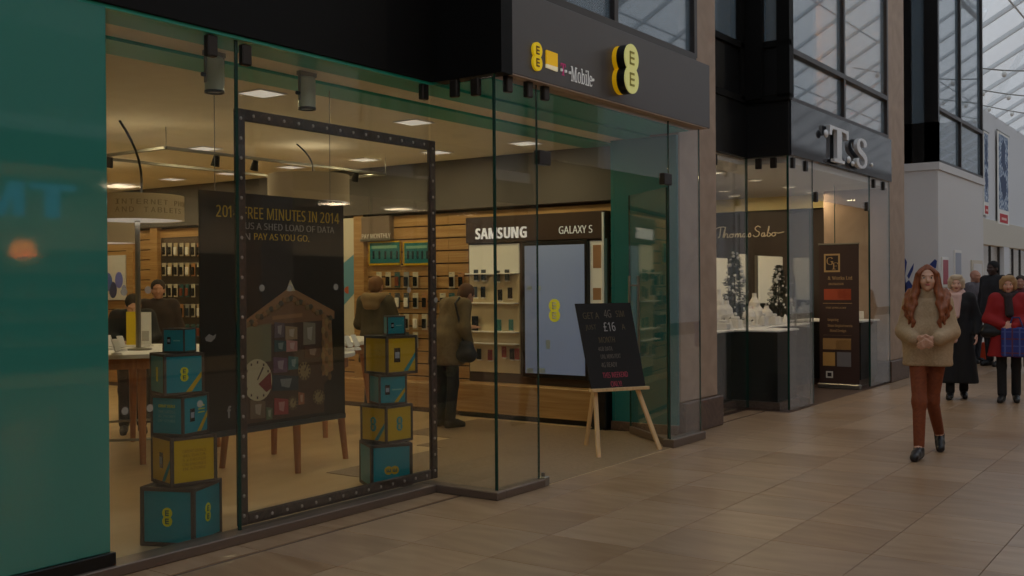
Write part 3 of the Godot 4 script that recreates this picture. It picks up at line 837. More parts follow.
# flowing handwriting: one stroke after another, in units of a small letter's width
func script_writing(parent: Node, at: Vector3, unit: float) -> void:
	var m := mat(rgb(240, 228, 200), 0.4)
	var strokes := [
		[[-2, 13], [3, 15], [9, 15.5], [14, 14.5]], [[6, 15], [5, 8], [4, 2], [2, 0]],
		[[9, 0], [11, 8], [13, 14], [12, 8], [11, 0], [13, 5], [16, 5], [16, 0], [18, 1]],
		[[24, 5], [20.5, 4.5], [19.5, 1.5], [22, 0], [25, 2], [24, 5], [27, 4.5]],
		[[28, 0], [29, 5], [30, 4], [32, 5.5], [32, 0], [34, 4.5], [36, 5], [36, 0], [38, 1]],
		[[44, 5], [40.5, 4.5], [39.5, 1], [42, 0], [44, 4], [44, 0], [46, 1]],
		[[47, 0.5], [50, 5.5], [51.5, 2], [50, 0], [47, 0.8]],
		[[66, 13], [62, 15], [58, 12], [60, 8.5], [64, 6], [63, 1.5], [58, 0], [55, 2.5]],
		[[72, 5], [68.5, 4.5], [67.5, 1], [70, 0], [72, 4], [72, 0], [74, 1.5]],
		[[75, 0.5], [78, 9], [78.5, 14], [77, 8], [76, 1], [79, 0], [81, 3], [78, 5]],
		[[87, 5], [83.5, 4.5], [82.5, 1.5], [85, 0], [88, 2], [87, 5], [92, 4], [100, 5.5]]]
	for st: Array in strokes:
		var pts := []
		for i in st.size() - 1:
			var p0: Array = st[maxi(i - 1, 0)]
			var p1: Array = st[i]
			var p2: Array = st[i + 1]
			var p3: Array = st[mini(i + 2, st.size() - 1)]
			for q in 4:
				var w := Vector2(p1[0], p1[1]).cubic_interpolate(Vector2(p2[0], p2[1]), Vector2(p0[0], p0[1]), Vector2(p3[0], p3[1]), q / 4.0)
				pts.append(at + Vector3(w.x, w.y, 0) * unit)
		pts.append(at + Vector3(st[-1][0], st[-1][1], 0) * unit)
		put("script_stroke", MB.new().tube(pts, unit * 0.75, 6), m, parent)

func tree(at: Vector3, h: float, r: float, label: String, sd: int) -> void:
	at.y = 0.98
	var o := thing("decorated_tree", label, "tree", at)
	var rng := RandomNumberGenerator.new()
	rng.seed = sd
	put("pot", MB.new().lathe(at, [Vector2(0.05, 0), Vector2(0.06, 0.08), Vector2(0.0, 0.08)], 12), k.white, o)
	put("trunk", MB.new().cyl(at + Vector3(0, 0.07, 0), at + Vector3(0, h * 0.95, 0), 0.012, 0.004, 6), mat(rgb(48, 40, 34), 0.8), o)
	var fo := MB.new()
	for i in 1500:
		var t := pow(rng.randf(), 0.8)
		var y := 0.1 + (h - 0.1) * t
		var rr := r * (1.0 - t) * (0.75 + 0.35 * sin(t * 26.0)) + 0.01
		var a := rng.randf() * TAU
		var d := Vector3(cos(a), -0.18, sin(a))
		var p := at + Vector3(0, y, 0) + d * rr * rng.randf_range(0.25, 0.9)
		var side := Vector3(-sin(a), 0, cos(a)) * 0.007
		var tip := p + d.normalized() * rng.randf_range(0.04, 0.08) + Vector3(0, rng.randf_range(-0.02, 0.02), 0)
		fo.tri(p - side, tip, p + side)
		fo.tri(p - Vector3(0, 0.007, 0), tip, p + Vector3(0, 0.007, 0))
	put("foliage", fo, mat(rgb(54, 62, 55), 0.7), o)
	for i in 48:
		var t := rng.randf() * 0.95
		var a := rng.randf() * TAU
		var rr := r * (1.0 - t) + 0.015
		put("bauble", MB.new().ball(at + Vector3(cos(a) * rr, 0.12 + (h - 0.12) * t, sin(a) * rr), Vector3.ONE * rng.randf_range(0.014, 0.028), 8, 5), mat(rgb(226, 226, 222), 0.25, 0.2), o)

# ================================================================ white corner block and the atrium behind it
func build_far_mall() -> void:
	var zc := -19.56
	struct("wall_white_block", MB.new().span(Vector3(-4.45, 0, zc), Vector3(-8.0, 3.62, -23.5), 0.006), k.white_wall)
	struct("trim_white_coping", MB.new().span(Vector3(-4.42, 3.56, zc + 0.03), Vector3(-8.0, 3.70, -23.53), 0.006), k.white_wall)
	struct("wall_white_recess", MB.new().span(Vector3(-5.12, 0, -17.5), Vector3(-5.4, 3.7, zc), 0.004), k.white_wall)
	struct("wall_tower", MB.new().span(Vector3(-5.1, 3.7, -17.5), Vector3(-5.4, 8.1, zc)).span(Vector3(-5.1, 3.7, zc), Vector3(-4.9, 8.1, zc - 0.1)).span(Vector3(-4.68, 3.7, zc), Vector3(-4.44, 8.1, zc - 0.1)).span(Vector3(-5.1, 3.7, zc), Vector3(-4.44, 4.42, zc - 0.1)), k.black)
	struct("window_4", MB.new().span(Vector3(-4.9, 4.42, zc - 0.04), Vector3(-4.68, 8.1, zc - 0.05)), k.window_glass)
	window_row("window_5", -4.48, zc - 0.1, -23.5, 3.72, [0.0, 0.47, 1.0], [0.0, 0.95, 4.3])
	struct("wall_tower_rear", MB.new().span(Vector3(-7.9, 3.7, zc - 0.3), Vector3(-7.7, 8.1, -23.5)).span(Vector3(-7.9, 3.7, -23.42), Vector3(-4.6, 8.1, -23.5)), k.dark_room)
	# framed pictures and blue wall painting on the white block
	var blue := mat(rgb(44, 62, 128), 0.6)
	var mu := thing("wall_painting", "loose blue brushwork painted on the white corner wall", "mural", Vector3(-4.8, 1.5, zc))
	var zf := zc + 0.008
	for st in [[[902, 290], [903, 270], [905, 258], [907, 262], [905, 276], [907, 292]], [[905, 300], [902, 286], [909, 280], [914, 288], [911, 300]], [[907, 276], [911, 268], [914, 263], [913, 270], [909, 279]], [[927, 271], [930, 264], [935, 259], [937, 261], [936, 268], [931, 270]]]:
		var pts := []
		for q in st: pts.append(on_z(q[0], q[1], zf))
		put("brush_stroke", MB.new().slab(pts, Vector3(0, 0, 0.003)), blue, mu)
	for q in [[941.5, 257, 948, 287, rgb(176, 86, 100), "tall pink framed print on the white corner wall"], [954, 250, 961, 280, rgb(168, 172, 186), "tall grey framed print on the white corner wall"]]:
		var a := on_x(q[0], q[1], -4.44)
		var b := on_x(q[2], q[3], -4.44)
		var o := thing("framed_print", q[5], "picture", Vector3(-4.43, b.y, (a.z + b.z) * 0.5))
		put("frame", MB.new().span(Vector3(-4.45, a.y, a.z), Vector3(-4.425, b.y, b.z), 0.004), k.white, o)
		put("print", MB.new().span(Vector3(-4.424, a.y - 0.05, a.z - 0.05), Vector3(-4.42, b.y + 0.05, b.z + 0.05)), mat(q[4], 0.5), o)
	# door frame on the block
	var da := on_x(971, 260, -4.44)
	var db := on_x(982, 340, -4.44)
	var d := struct_root("door_1")
	put("frame", MB.new().span(Vector3(-4.45, da.y, da.z), Vector3(-4.42, 0, db.z), 0.004), k.cream_wall, d)
	put("leaf", MB.new().span(Vector3(-4.425, da.y - 0.07, da.z - 0.12), Vector3(-4.41, 0.02, db.z + 0.12), 0.004), k.white_wall, d)
	# atrium walls
	struct("wall_atrium_side", MB.new().span(Vector3(-8.2, 3.95, -23.5), Vector3(-8.6, 8.2, -80)), k.white_wall)
	struct("trim_atrium_band", MB.new().span(Vector3(-8.1, 2.95, -23.5), Vector3(-8.6, 3.95, -80), 0.01), k.cream_wall)
	struct("wall_atrium_end", MB.new().span(Vector3(-8.6, 0, -79.6), Vector3(9.2, 13, -80)), k.white_wall)
	struct("wall_atrium_turn", MB.new().span(Vector3(-8.6, 0, -23.5), Vector3(-5.0, 8.1, -23.7)), k.white_wall)
	for i in 5:          # shop fronts under the band
		var z0 := -26.0 - i * 10.5
		struct("wall_atrium_pier", MB.new().span(Vector3(-8.1, 0, z0), Vector3(-8.6, 2.95, z0 - 1.2), 0.01), k.white_wall)
		var w := struct_root("window_shop")
		put("pane", MB.new().span(Vector3(-8.3, 0.1, z0 - 1.2), Vector3(-8.31, 2.95, z0 - 10.5)), k.glass, w)
		for j in 6:
			var z := z0 - 1.25 - j * 1.83
			put("mullion", MB.new().span(Vector3(-8.26, 0, z + 0.04), Vector3(-8.36, 2.95, z - 0.04)), k.window_frame, w)
		struct("wall_atrium_shop", MB.new().span(Vector3(-12, 0, z0), Vector3(-11.8, 3.1, z0 - 10.5)).span(Vector3(-12, 2.95, z0), Vector3(-8.3, 3.1, z0 - 10.5)).span(Vector3(-12, 0, z0 - 10.4), Vector3(-8.3, 3.1, z0 - 10.5)), k.white_wall)
		for j in 2:
			var c := Vector3(-10.2, 2.93, z0 - 3.2 - j * 5.0)
			var l := thing("shop_ceiling_panel", "bright square ceiling panel inside a shop of the far atrium", "light", c, "ceiling panels in the far atrium shops")
			put("panel", MB.new().box(c, Vector3(1.2, 0.03, 1.2), 0.004), glow(rgb(255, 246, 226), 0.4), l)
			area("light", c + Vector3(0, -0.03, 0), Vector2(1.1, 1.1), 2.2, Color(1, 0.94, 0.82), l)
	# hanging banners on the atrium wall
	for q in [[997.5, 130, 1009, 226, "tall atrium wall banner with blue figures above a red label"], [983.5, 130, 988.5, 216, "atrium wall banner with blue figures half hidden by the white corner block"]]:
		var a := on_x(q[0], q[1], -8.1)
		var b := on_x(q[2], q[3], -8.1)
		var o := thing("wall_banner", q[4], "banner", Vector3(-8.1, b.y, (a.z + b.z) * 0.5))
		put("cloth", MB.new().span(Vector3(-8.12, a.y, a.z), Vector3(-8.09, b.y, b.z)), k.white_matt, o)
		put("top_bar", MB.new().cyl(Vector3(-8.1, a.y, a.z + 0.1), Vector3(-8.1, a.y, b.z - 0.1), 0.03, 0.03, 8), k.steel, o)
		var h := a.y - b.y
		var wz := b.z - a.z
		put("print", MB.new().span(Vector3(-8.09, b.y + h * 0.16, a.z + wz * 0.08), Vector3(-8.085, b.y + h * 0.97, a.z + wz * 0.92)), k.banner_print, o)
		for p in [[[0.3, 0.86], [0.5, 0.93], [0.66, 0.84], [0.6, 0.7], [0.8, 0.62], [0.5, 0.58], [0.28, 0.68]], [[0.2, 0.5], [0.45, 0.55], [0.75, 0.48], [0.7, 0.34], [0.5, 0.26], [0.3, 0.36]]]:
			var pts := []
			for q2 in p: pts.append(Vector3(-8.085, b.y + h * q2[1], a.z + wz * q2[0]))
			put("figure", MB.new().slab(pts, Vector3(0.004, 0, 0)), mat(rgb(46, 64, 98), 0.6), o)
		put("label", MB.new().span(Vector3(-8.09, b.y + h * 0.02, a.z + wz * 0.15), Vector3(-8.08, b.y + h * 0.115, a.z + wz * 0.85)), mat(rgb(196, 40, 44), 0.6), o)
		put("label_stripe", MB.new().span(Vector3(-8.08, b.y + h * 0.05, a.z + wz * 0.28), Vector3(-8.075, b.y + h * 0.075, a.z + wz * 0.72)), mat(rgb(230, 190, 180), 0.6), o)
	# strings of lights hung across the atrium
	for i in 3:
		var z := -30.0 - i * 5.0
		var o := thing("light_garland", "%s string of pale lights hung across the atrium beyond the white corner block" % ["first", "second", "third"][i], "garland", Vector3(-4, 7.4, z), "light garlands across the atrium")
		var pts := []
		for j in 13:
			var t := j / 12.0
			pts.append(Vector3(lerpf(-8.1, 0.5, t), 8.0 - 0.9 * sin(PI * t) + 0.0, z - 1.5 * t))
		put("wire", MB.new().tube(pts, 0.02, 5), k.steel, o)
		for j in range(1, 12):
			put("bulb", MB.new().ball(pts[j] + Vector3(0, -0.1, 0), Vector3(0.07, 0.09, 0.07), 8, 5), k.white, o)

# ================================================================ the other side of the mall, seen only in the glass
func build_opposite() -> void:
	struct("wall_opposite_upper", MB.new().span(Vector3(5.0, 3.5, 30), Vector3(5.4, 4.2, -24)).span(Vector3(5.0, 6.6, 30), Vector3(5.4, 8.2, -24)), k.white_wall)
	struct("wall_opposite_room", MB.new().span(Vector3(8.6, 2.3, 12), Vector3(8.8, 8.2, -24)).span(Vector3(5.0, 3.5, 12), Vector3(8.8, 3.7, -24)).span(Vector3(5.2, 8.0, 12), Vector3(8.8, 8.2, -24)).span(Vector3(5.0, 3.6, 12), Vector3(5.4, 8.2, 30)).span(Vector3(5.0, 0, -23.8), Vector3(9.2, 8.2, -24.1)), k.cream_wall)
	struct("wall_opposite_lower", MB.new().span(Vector3(8.6, 0, 12), Vector3(8.8, 2.3, -24)), k.far_shops)
	struct("floor_opposite", MB.new().span(Vector3(5.4, -0.2, 12), Vector3(8.8, 0, -24)), k.shop_floor)
	struct("wall_opposite_near_shops", MB.new().span(Vector3(5.05, 0, 12), Vector3(5.4, 3.6, 30)), k.far_shops)
	struct("wall_atrium_opposite", MB.new().span(Vector3(9.0, 0, -24), Vector3(9.4, 8.2, -80)), k.white_wall)
	for z in [11.6, 4.0, -3.6, -13.6, -21.0]:
		struct("wall_opposite_pier", MB.new().span(Vector3(4.85, 0, z + 0.4), Vector3(5.5, 8.1, z - 0.4), 0.01), k.tan_stone)
	struct("wall_opposite_fascia", MB.new().span(Vector3(4.9, 3.45, 12), Vector3(5.0, 3.95, -24)), k.black_clad)
	for i in 4:
		var z0: float = [11.2, 3.6, -4.0, -14.0][i]
		var z1: float = [4.4, -3.2, -13.2, -20.6][i]
		var w := struct_root("window_opposite")
		put("pane", MB.new().span(Vector3(5.1, 4.2, z0), Vector3(5.11, 6.6, z1)), k.window_glass, w)
		for j in 4:
			var z := lerpf(z0, z1, j / 3.0)
			put("mullion", MB.new().span(Vector3(5.05, 4.2, z + 0.04), Vector3(5.15, 6.6, z - 0.04)), k.window_frame, w)
		for j in 3:
			var c := Vector3(7.0, 3.48, lerpf(z0, z1, (j + 0.5) / 3.0))
			var l := thing("opposite_ceiling_panel", "square ceiling panel in a shop across the mall", "light", c, "ceiling panels across the mall")
			put("panel", MB.new().box(c, Vector3(0.6, 0.03, 0.6)), glow(rgb(255, 238, 206), 0.42), l)
			area("light", c + Vector3(0, -0.03, 0), Vector2(0.55, 0.55), 1.5, Color(1, 0.9, 0.74), l)
			var c2 := c + Vector3(0, 4.46, 0)
			var l2 := thing("upper_ceiling_panel", "square ceiling panel on the upper floor across the mall", "light", c2, "upper ceiling panels across the mall")
			put("panel", MB.new().box(c2, Vector3(0.6, 0.03, 0.6)), glow(rgb(255, 238, 206), 0.42), l2)
			area("light", c2 + Vector3(0, -0.03, 0), Vector2(0.55, 0.55), 0.8, Color(1, 0.88, 0.7), l2)
	# wall lamps on the piers across, three to a pier
	for z in [4.0, -3.6, -13.6, -21.0]:
		var wl := thing("pier_lamp", "three-lamp white wall light on a stone pier across the mall", "light", Vector3(4.82, 6.4, z), "wall lights on the piers across")
		put("back_plate", MB.new().span(Vector3(4.85, 6.4, z - 0.08), Vector3(4.82, 8.0, z + 0.08), 0.006), k.steel, wl)
		for i in 3:
			var y := 6.7 + 0.5 * i
			put("lamp", MB.new().span(Vector3(4.82, y - 0.14, z - 0.14), Vector3(4.75, y + 0.14, z + 0.14), 0.01), glow(rgb(255, 244, 226), 0.45), wl)
			var l := AreaLight3D.new()
			l.name = "light"
			l.area_size = Vector2(0.28, 0.28)
			l.light_energy = PIER_LAMP
			l.light_color = Color(1, 0.93, 0.82)
			l.shadow_enabled = true
			l.area_range = 60.0
			l.area_attenuation = 2.0
			wl.add_child(l, true)
			l.position = Vector3(4.735, y, z) - wl.position
			l.rotation = Vector3(0, PI / 2, 0)
	# shelves and goods of the shop across
	for i in 4:
		var y := 0.5 + 0.45 * i
		var sh := thing("goods_shelf", "long shelf of mixed goods in the shop across the mall", "shelf", Vector3(8.2, y, -9), "goods shelves across the mall")
		put("board", MB.new().span(Vector3(8.0, y, -4.5), Vector3(8.6, y + 0.03, -13.0)), k.timber_leg, sh)
		var g := MB.new()
		var g2 := MB.new()
		for j in 40:
			var z := -4.7 - j * 0.205
			(g if (j * 7 + i * 3) % 5 < 3 else g2).span(Vector3(8.1, y + 0.03, z), Vector3(8.3, y + 0.16 + 0.05 * ((j * 5 + i) % 4), z - 0.15))
		put("goods", g, mat(rgb(120, 84, 70), 0.6), sh).set_meta("kind", "stuff")
		put("goods", g2, mat(rgb(62, 66, 72), 0.6), sh).set_meta("kind", "stuff")
	# hanging blue letters and the orange pendant lamp
	var bl := thing("hanging_letters", "big blue letters hung over the entrance of the shop across", "sign", Vector3(4.86, 2.62, -8.8))
	var back := Basis(Vector3(0, 0, 1), Vector3.UP, Vector3(-1, 0, 0))
	var bm := glow(rgb(96, 170, 226), 0.55)
	text("letter", "T", Vector3(4.86, 2.9, -9.0), back, 0.72, 0.52, bm, bl, 0.06, false, true)
	text("letter", "M", Vector3(4.86, 2.9, -8.15), back, 0.74, 0.52, bm, bl, 0.06, false, true)
	put("hanging_rail", MB.new().span(Vector3(4.82, 3.16, -7.6), Vector3(4.88, 3.2, -9.5)).span(Vector3(4.84, 3.18, -9.0), Vector3(4.86, 3.5, -9.02)).span(Vector3(4.84, 3.18, -8.1), Vector3(4.86, 3.5, -8.12)), k.steel, bl)
	var op := thing("orange_pendant", "orange bell-shaped pendant lamp in the shop across", "lamp", Vector3(5.9, 2.06, -9.1))
	put("shade", MB.new().lathe(Vector3(5.9, 2.1, -9.1), [Vector2(0.21, 0), Vector2(0.2, 0.06), Vector2(0.14, 0.22), Vector2(0.02, 0.25)], 20), glow(rgb(255, 128, 8), 1.5), op)
	var ol := OmniLight3D.new()
	ol.name = "light"
	ol.light_energy = 0.4
	ol.light_color = Color(1, 0.6, 0.2)
	ol.light_size = 0.04
	ol.omni_range = 30.0
	ol.omni_attenuation = 2.0
	ol.shadow_enabled = true
	op.add_child(ol, true)
	ol.position = Vector3(0, 0.1, 0)
	put("cord", MB.new().cyl(Vector3(5.9, 2.33, -9.1), Vector3(5.9, 3.5, -9.1), 0.01, 0.01, 6), k.black, op)

# ================================================================ side wall of the phone shop (plane z = WALL_Z)
func build_shop_wall() -> void:
	var zf := WALL_Z + 0.03
	# slatted timber wall: board after board, bay after bay
	var sw := struct_root("wall_slatted")
	put("slot_backing", MB.new().span(Vector3(-16.4, 0.25, WALL_Z - 0.01), Vector3(-5.65, 2.49, WALL_Z + 0.012)), mat(rgb(60, 40, 26), 0.8), sw)
	var bay := 1.2
	var bm := MB.new().box(Vector3.ZERO, Vector3(bay - 0.004, 0.142, 0.022), 0.003).mesh()
	for i in 9:
		for j in 14:
			var o := MeshInstance3D.new()
			o.name = "board"
			o.mesh = bm
			o.material_override = k.timber
			sw.add_child(o, true)
			o.position = Vector3(-5.66 - bay * (i + 0.5), 0.335 + 0.158 * j, WALL_Z + 0.022)
	put("base_unit", MB.new().span(Vector3(-16.4, 0.06, WALL_Z + 0.28), Vector3(-5.85, 0.36, WALL_Z), 0.006), k.timber, sw)
	put("kick_board", MB.new().span(Vector3(-16.4, 0.0, WALL_Z + 0.25), Vector3(-5.85, 0.06, WALL_Z)), k.plinth_stone, sw)
	# timber uprights
	for u in [132, 156, 361]:
		var p := on_z(u, 300, WALL_Z + 0.06)
		put("upright", MB.new().span(Vector3(p.x - 0.09, 0.3, WALL_Z + 0.1), Vector3(p.x + 0.09, 2.49, WALL_Z), 0.004), k.timber, sw)
	# teal end panel by the entrance
	struct("wall_teal_end", MB.new().span(Vector3(-5.5, 0.1, -9.71), Vector3(-4.76, 3.1, -9.745), 0.004).span(Vector3(-5.54, 0.1, -9.71), Vector3(-5.5, 3.1, -10.1)), k.teal)
	struct("baseboard_teal_end", MB.new().span(Vector3(-5.55, 0, -9.69), Vector3(-4.76, 0.1, -9.74), 0.004), k.plinth_stone)
	var sp := thing("floor_speaker", "black upright box on the floor beside the teal end wall", "box", on_y(618, 428, 0))
	var q := Vector3(-5.66, 0, -9.72)
	sp.position = q
	put("case", MB.new().span(q + Vector3(-0.09, 0.01, -0.1), q + Vector3(0.09, 0.42, 0.1), 0.01), k.black, sp)
	put("foot", MB.new().span(q + Vector3(-0.1, 0, -0.11), q + Vector3(0.1, 0.012, 0.11)), k.black, sp)

	# branded handset bay
	var z := WALL_Z + 0.12
	var bx := thing("handset_bay", "dark handset display bay with white lit lettering and pale panels", "display", Vector3(-6.8, 0.36, z))
	var a := on_z(467, 218, z)
	var b := on_z(607, 213, z)
	put("carcass", MB.new().span(Vector3(a.x, 0.4, WALL_Z + 0.04), Vector3(b.x, 2.38, z - 0.02), 0.006), mat(rgb(74, 58, 48), 0.5), bx)
	put("header", MB.new().span(Vector3(a.x, 2.07, z + 0.03), Vector3(b.x, 2.38, z - 0.03), 0.006), mat(rgb(62, 48, 42), 0.35), bx)
	text("lettering", "SAMSUNG", on_z(501, 233, z + 0.03), Basis.IDENTITY, 0.74, 0.13, glow(rgb(238, 240, 244), 0.24), bx, 0.03, false, true)
	text("lettering", "GALAXY S", on_z(575.5, 229.5, z + 0.03), Basis.IDENTITY, 0.44, 0.085, glow(rgb(216, 222, 220), 0.16), bx, 0.01)
	var lit := glow(rgb(228, 226, 214), 0.05)
	var pa := on_z(469, 243, z)
	var pb := on_z(519, 270, z)
	put("lit_shelf_panel", MB.new().span(Vector3(pa.x, 2.05, z), Vector3(pb.x, 1.70, z - 0.03), 0.004), lit, bx)
	put("handset_panel", MB.new().span(Vector3(pa.x, 1.69, z), Vector3(pb.x, 0.52, z - 0.03), 0.004), mat(rgb(214, 196, 158), 0.5), bx)
	for y in [1.69, 1.34, 1.0, 0.86]:
		put("ledge", MB.new().span(Vector3(pa.x, y, z + 0.09), Vector3(pb.x, y + 0.015, z), 0.003), k.white, bx)
	put("side_panel", MB.new().span(Vector3(on_z(590, 300, z).x, 2.05, z), Vector3(on_z(603, 300, z).x, 0.45, z - 0.03), 0.004), lit, bx)
	put("picture", MB.new().span(on_z(593, 245, z + 0.002), on_z(601, 268, z + 0.004)), mat(rgb(168, 128, 96), 0.5), bx)
	put("picture", MB.new().span(on_z(593, 288, z + 0.002), on_z(601, 300, z + 0.004)), mat(rgb(168, 128, 96), 0.5), bx)
	put("edge_strip", MB.new().span(Vector3(on_z(604.5, 300, z).x, 2.36, z + 0.05), Vector3(on_z(606.5, 300, z).x, 0.1, z - 0.02)), mat(rgb(216, 222, 232), 0.3), bx)
	put("base", MB.new().span(Vector3(a.x, 0.06, z + 0.22), Vector3(b.x, 0.4, WALL_Z + 0.02), 0.006), k.timber, bx)
	put("plinth", MB.new().span(Vector3(a.x, 0.0, z + 0.18), Vector3(b.x, 0.06, WALL_Z + 0.02)), k.black, bx)
	# the tall light screen
	var sz := z + 0.06
	var sa := on_z(524.5, 246, sz)
	var sb := on_z(585, 376, sz)
	var sc := thing("display_screen", "tall pale glowing display screen in a thin black frame", "screen", Vector3((sa.x + sb.x) / 2, sb.y, sz))
	put("bezel", MB.new().span(Vector3(sa.x - 0.045, sa.y + 0.05, sz - 0.004), Vector3(sb.x + 0.03, sb.y - 0.05, z - 0.02), 0.006), k.black, sc)
	put("screen", MB.new().span(Vector3(sa.x, sa.y, sz), Vector3(sb.x, sb.y, sz - 0.004)), glow(rgb(132, 150, 190), 0.1), sc)
	var la := on_z(554.5, 299, sz)
	var lb := on_z(554.5, 322, sz)
	ee_logo(sc, la, lb, 0.003, glow(rgb(206, 206, 60), 0.1), mat(rgb(206, 214, 216), 0.5), false, false, Basis.IDENTITY)
	for r in [[527, 286, 532, 290], [537, 286, 541, 290], [546, 340, 550, 349], [527, 368, 533, 373], [539, 368, 545, 373]]:
		put("icon", MB.new().span(on_z(r[0], r[1], sz), on_z(r[2], r[3], sz + 0.002)), mat(rgb(150, 168, 184), 0.5), sc)
	# handsets on the bay
	var n := 0
	for r in [[476, 277, 0], [483.5, 277, 0], [497.5, 278, 0], [507, 277, 0], [475, 294, 1], [483, 294, 2], [500, 297, 2], [510, 295, 2], [475, 326, 3], [499, 327, 4], [511, 327, 4], [479, 356, 2], [490, 357, 5], [504, 354, 5], [512, 356, 2], [519 - 2, 356, 5]]:
		var p := on_z(r[0], r[1] - 2, z + 0.05)
		var hh := 0.13
		if r[2] == 3: hh = 0.19
		var names := ["grey handset on the lit top shelf of the handset bay", "slate handset on the middle shelf of the handset bay", "black handset on a shelf of the handset bay", "large black tablet phone on the handset bay", "turquoise-faced handset on the handset bay", "red handset on the lower shelf of the handset bay"]
		var cols := [rgb(64, 74, 80), rgb(84, 92, 102), rgb(20, 20, 22), rgb(16, 16, 18), rgb(40, 130, 122), rgb(150, 44, 40)]
		var o := thing("handset", names[r[2]], "phone", p - Vector3(0, hh / 2, 0), names[r[2]] + " group")
		put("case", MB.new().box(p, Vector3(hh * 0.52, hh, 0.012), 0.004), mat(cols[r[2]], 0.3), o)
		put("display", MB.new().box(p + Vector3(0, 0.004, 0.0065), Vector3(hh * 0.45, hh * 0.8, 0.002)), mat((cols[r[2]] as Color).lerp(rgb(60, 66, 78), 0.3), 0.12), o)
		put("holder", MB.new().box(p + Vector3(0, -hh / 2 - 0.006, -0.015), Vector3(0.05, 0.012, 0.04), 0.002), k.white, o)
		n += 1

	# monthly plans bay
	var ps := thing("plan_sign", "grey sign box with white capitals over the plan posters", "sign", on_z(380, 240, z))
	put("box", MB.new().span(on_z(361, 217, z), on_z(394.5, 240, z - 0.1), 0.006), mat(rgb(118, 102, 90), 0.5), ps)
	put("rim", MB.new().span(on_z(360, 239, z + 0.004), on_z(395, 240.5, z - 0.1)), k.steel, ps)
	text("lettering", "PAY MONTHLY", on_z(376, 236, z), Basis.IDENTITY, 0.5, 0.06, k.white, ps, 0.003)
	for r in [[368.5, 242, 401, 265, "wide teal plan poster in a yellow frame below the sign box"], [403, 242, 431, 265, "narrow teal plan poster in a yellow frame beside the slatted wall"]]:
		var o := thing("plan_poster", r[4], "poster", on_z((r[0] + r[2]) / 2, r[3], z - 0.04))
		put("frame", MB.new().span(on_z(r[0], r[1], z - 0.04), on_z(r[2], r[3], z - 0.07), 0.003), k.yellow_print, o)
		put("sheet", MB.new().span(on_z(r[0] + 1.2, r[1] + 1.2, z - 0.038), on_z(r[2] - 1.2, r[3] - 2.2, z - 0.045)), mat(rgb(22, 108, 116), 0.4), o)
		put("print_line", MB.new().span(on_z(r[0] + 3, r[1] + 4, z - 0.037), on_z(r[2] - 4, r[1] + 6, z - 0.04)), mat(rgb(120, 170, 150), 0.5), o)
		for i in 5:
			var u: float = r[0] + 4 + i * (r[2] - r[0] - 9) / 4.0
			put("handset_picture", MB.new().span(on_z(u, r[1] + 9, z - 0.037), on_z(u + 2.2, r[1] + 17, z - 0.04)), k.phone_face, o)
	# tall picture at the poster's edge
	var pp := thing("wall_picture", "tall pale blue and white picture panel beside the plan sign box", "poster", on_z(353, 330, z - 0.03))
	put("panel", MB.new().span(on_z(338, 219, z - 0.03), on_z(356.5, 335, z - 0.07)), mat(rgb(206, 202, 186), 0.5), pp)
	put("blue_shape", MB.new().slab([on_z(338, 268, z - 0.03), on_z(355.5, 253, z - 0.03), on_z(355.5, 292, z - 0.03), on_z(338, 312, z - 0.03)], Vector3(0, 0, 0.003)), mat(rgb(96, 150, 176), 0.5), pp)
	put("red_dot", MB.new().cyl(on_z(348, 290, z - 0.028), on_z(348, 290, z - 0.022), 0.05, 0.05, 12), mat(rgb(180, 90, 60), 0.5), pp)
	# blue picture by the teal panel
	var bp := thing("wall_picture", "wide white picture with blue figures on the slatted wall under the drum lamps", "poster", on_z(118, 300, z - 0.03))
	put("panel", MB.new().span(on_z(96, 256, z - 0.03), on_z(128, 300, z - 0.07)), mat(rgb(212, 212, 216), 0.5), bp)
	for r in [[108, 282, 9, rgb(84, 110, 190)], [119, 280, 8, rgb(110, 120, 214)], [113, 290, 8, rgb(60, 70, 120)], [124, 290, 5, rgb(140, 150, 200)]]:
		put("blue_figure", MB.new().ball(on_z(r[0], r[1], z - 0.03), Vector3(r[2] * 0.014, r[2] * 0.017, 0.006), 10, 6), mat(r[3], 0.5), bp)
	# accessory packs on hooks
	var rng := RandomNumberGenerator.new()
	rng.seed = 21
	var cols := [rgb(206, 198, 176), rgb(196, 176, 140), rgb(150, 150, 146), rgb(74, 78, 84), rgb(178, 128, 84), rgb(52, 92, 96)]
	var protos := []
	for i in cols.size():
		var o := thing("accessory_pack", "", "accessory", Vector3.ZERO)
		put("card", MB.new().box(Vector3(0, -0.1, 0), Vector3(0.088, 0.2, 0.004), 0.0), mat(cols[i], 0.5), o, true)
		put("blister", MB.new().box(Vector3(0, -0.12, 0.014), Vector3(0.062, 0.12, 0.026), 0.008), [k.phone, k.white, k.phone_face, k.card_white, k.phone, mat(rgb(120, 60, 40), 0.4)][i], o, true)
		put("hook", MB.new().cyl(Vector3(0, -0.015, -0.018), Vector3(0, -0.015, 0.05), 0.004, 0.004, 6), k.steel, o, true)
		protos.append(o)
	var used := {}
	var tones := ["ivory", "tan", "grey", "charcoal", "copper", "teal"]
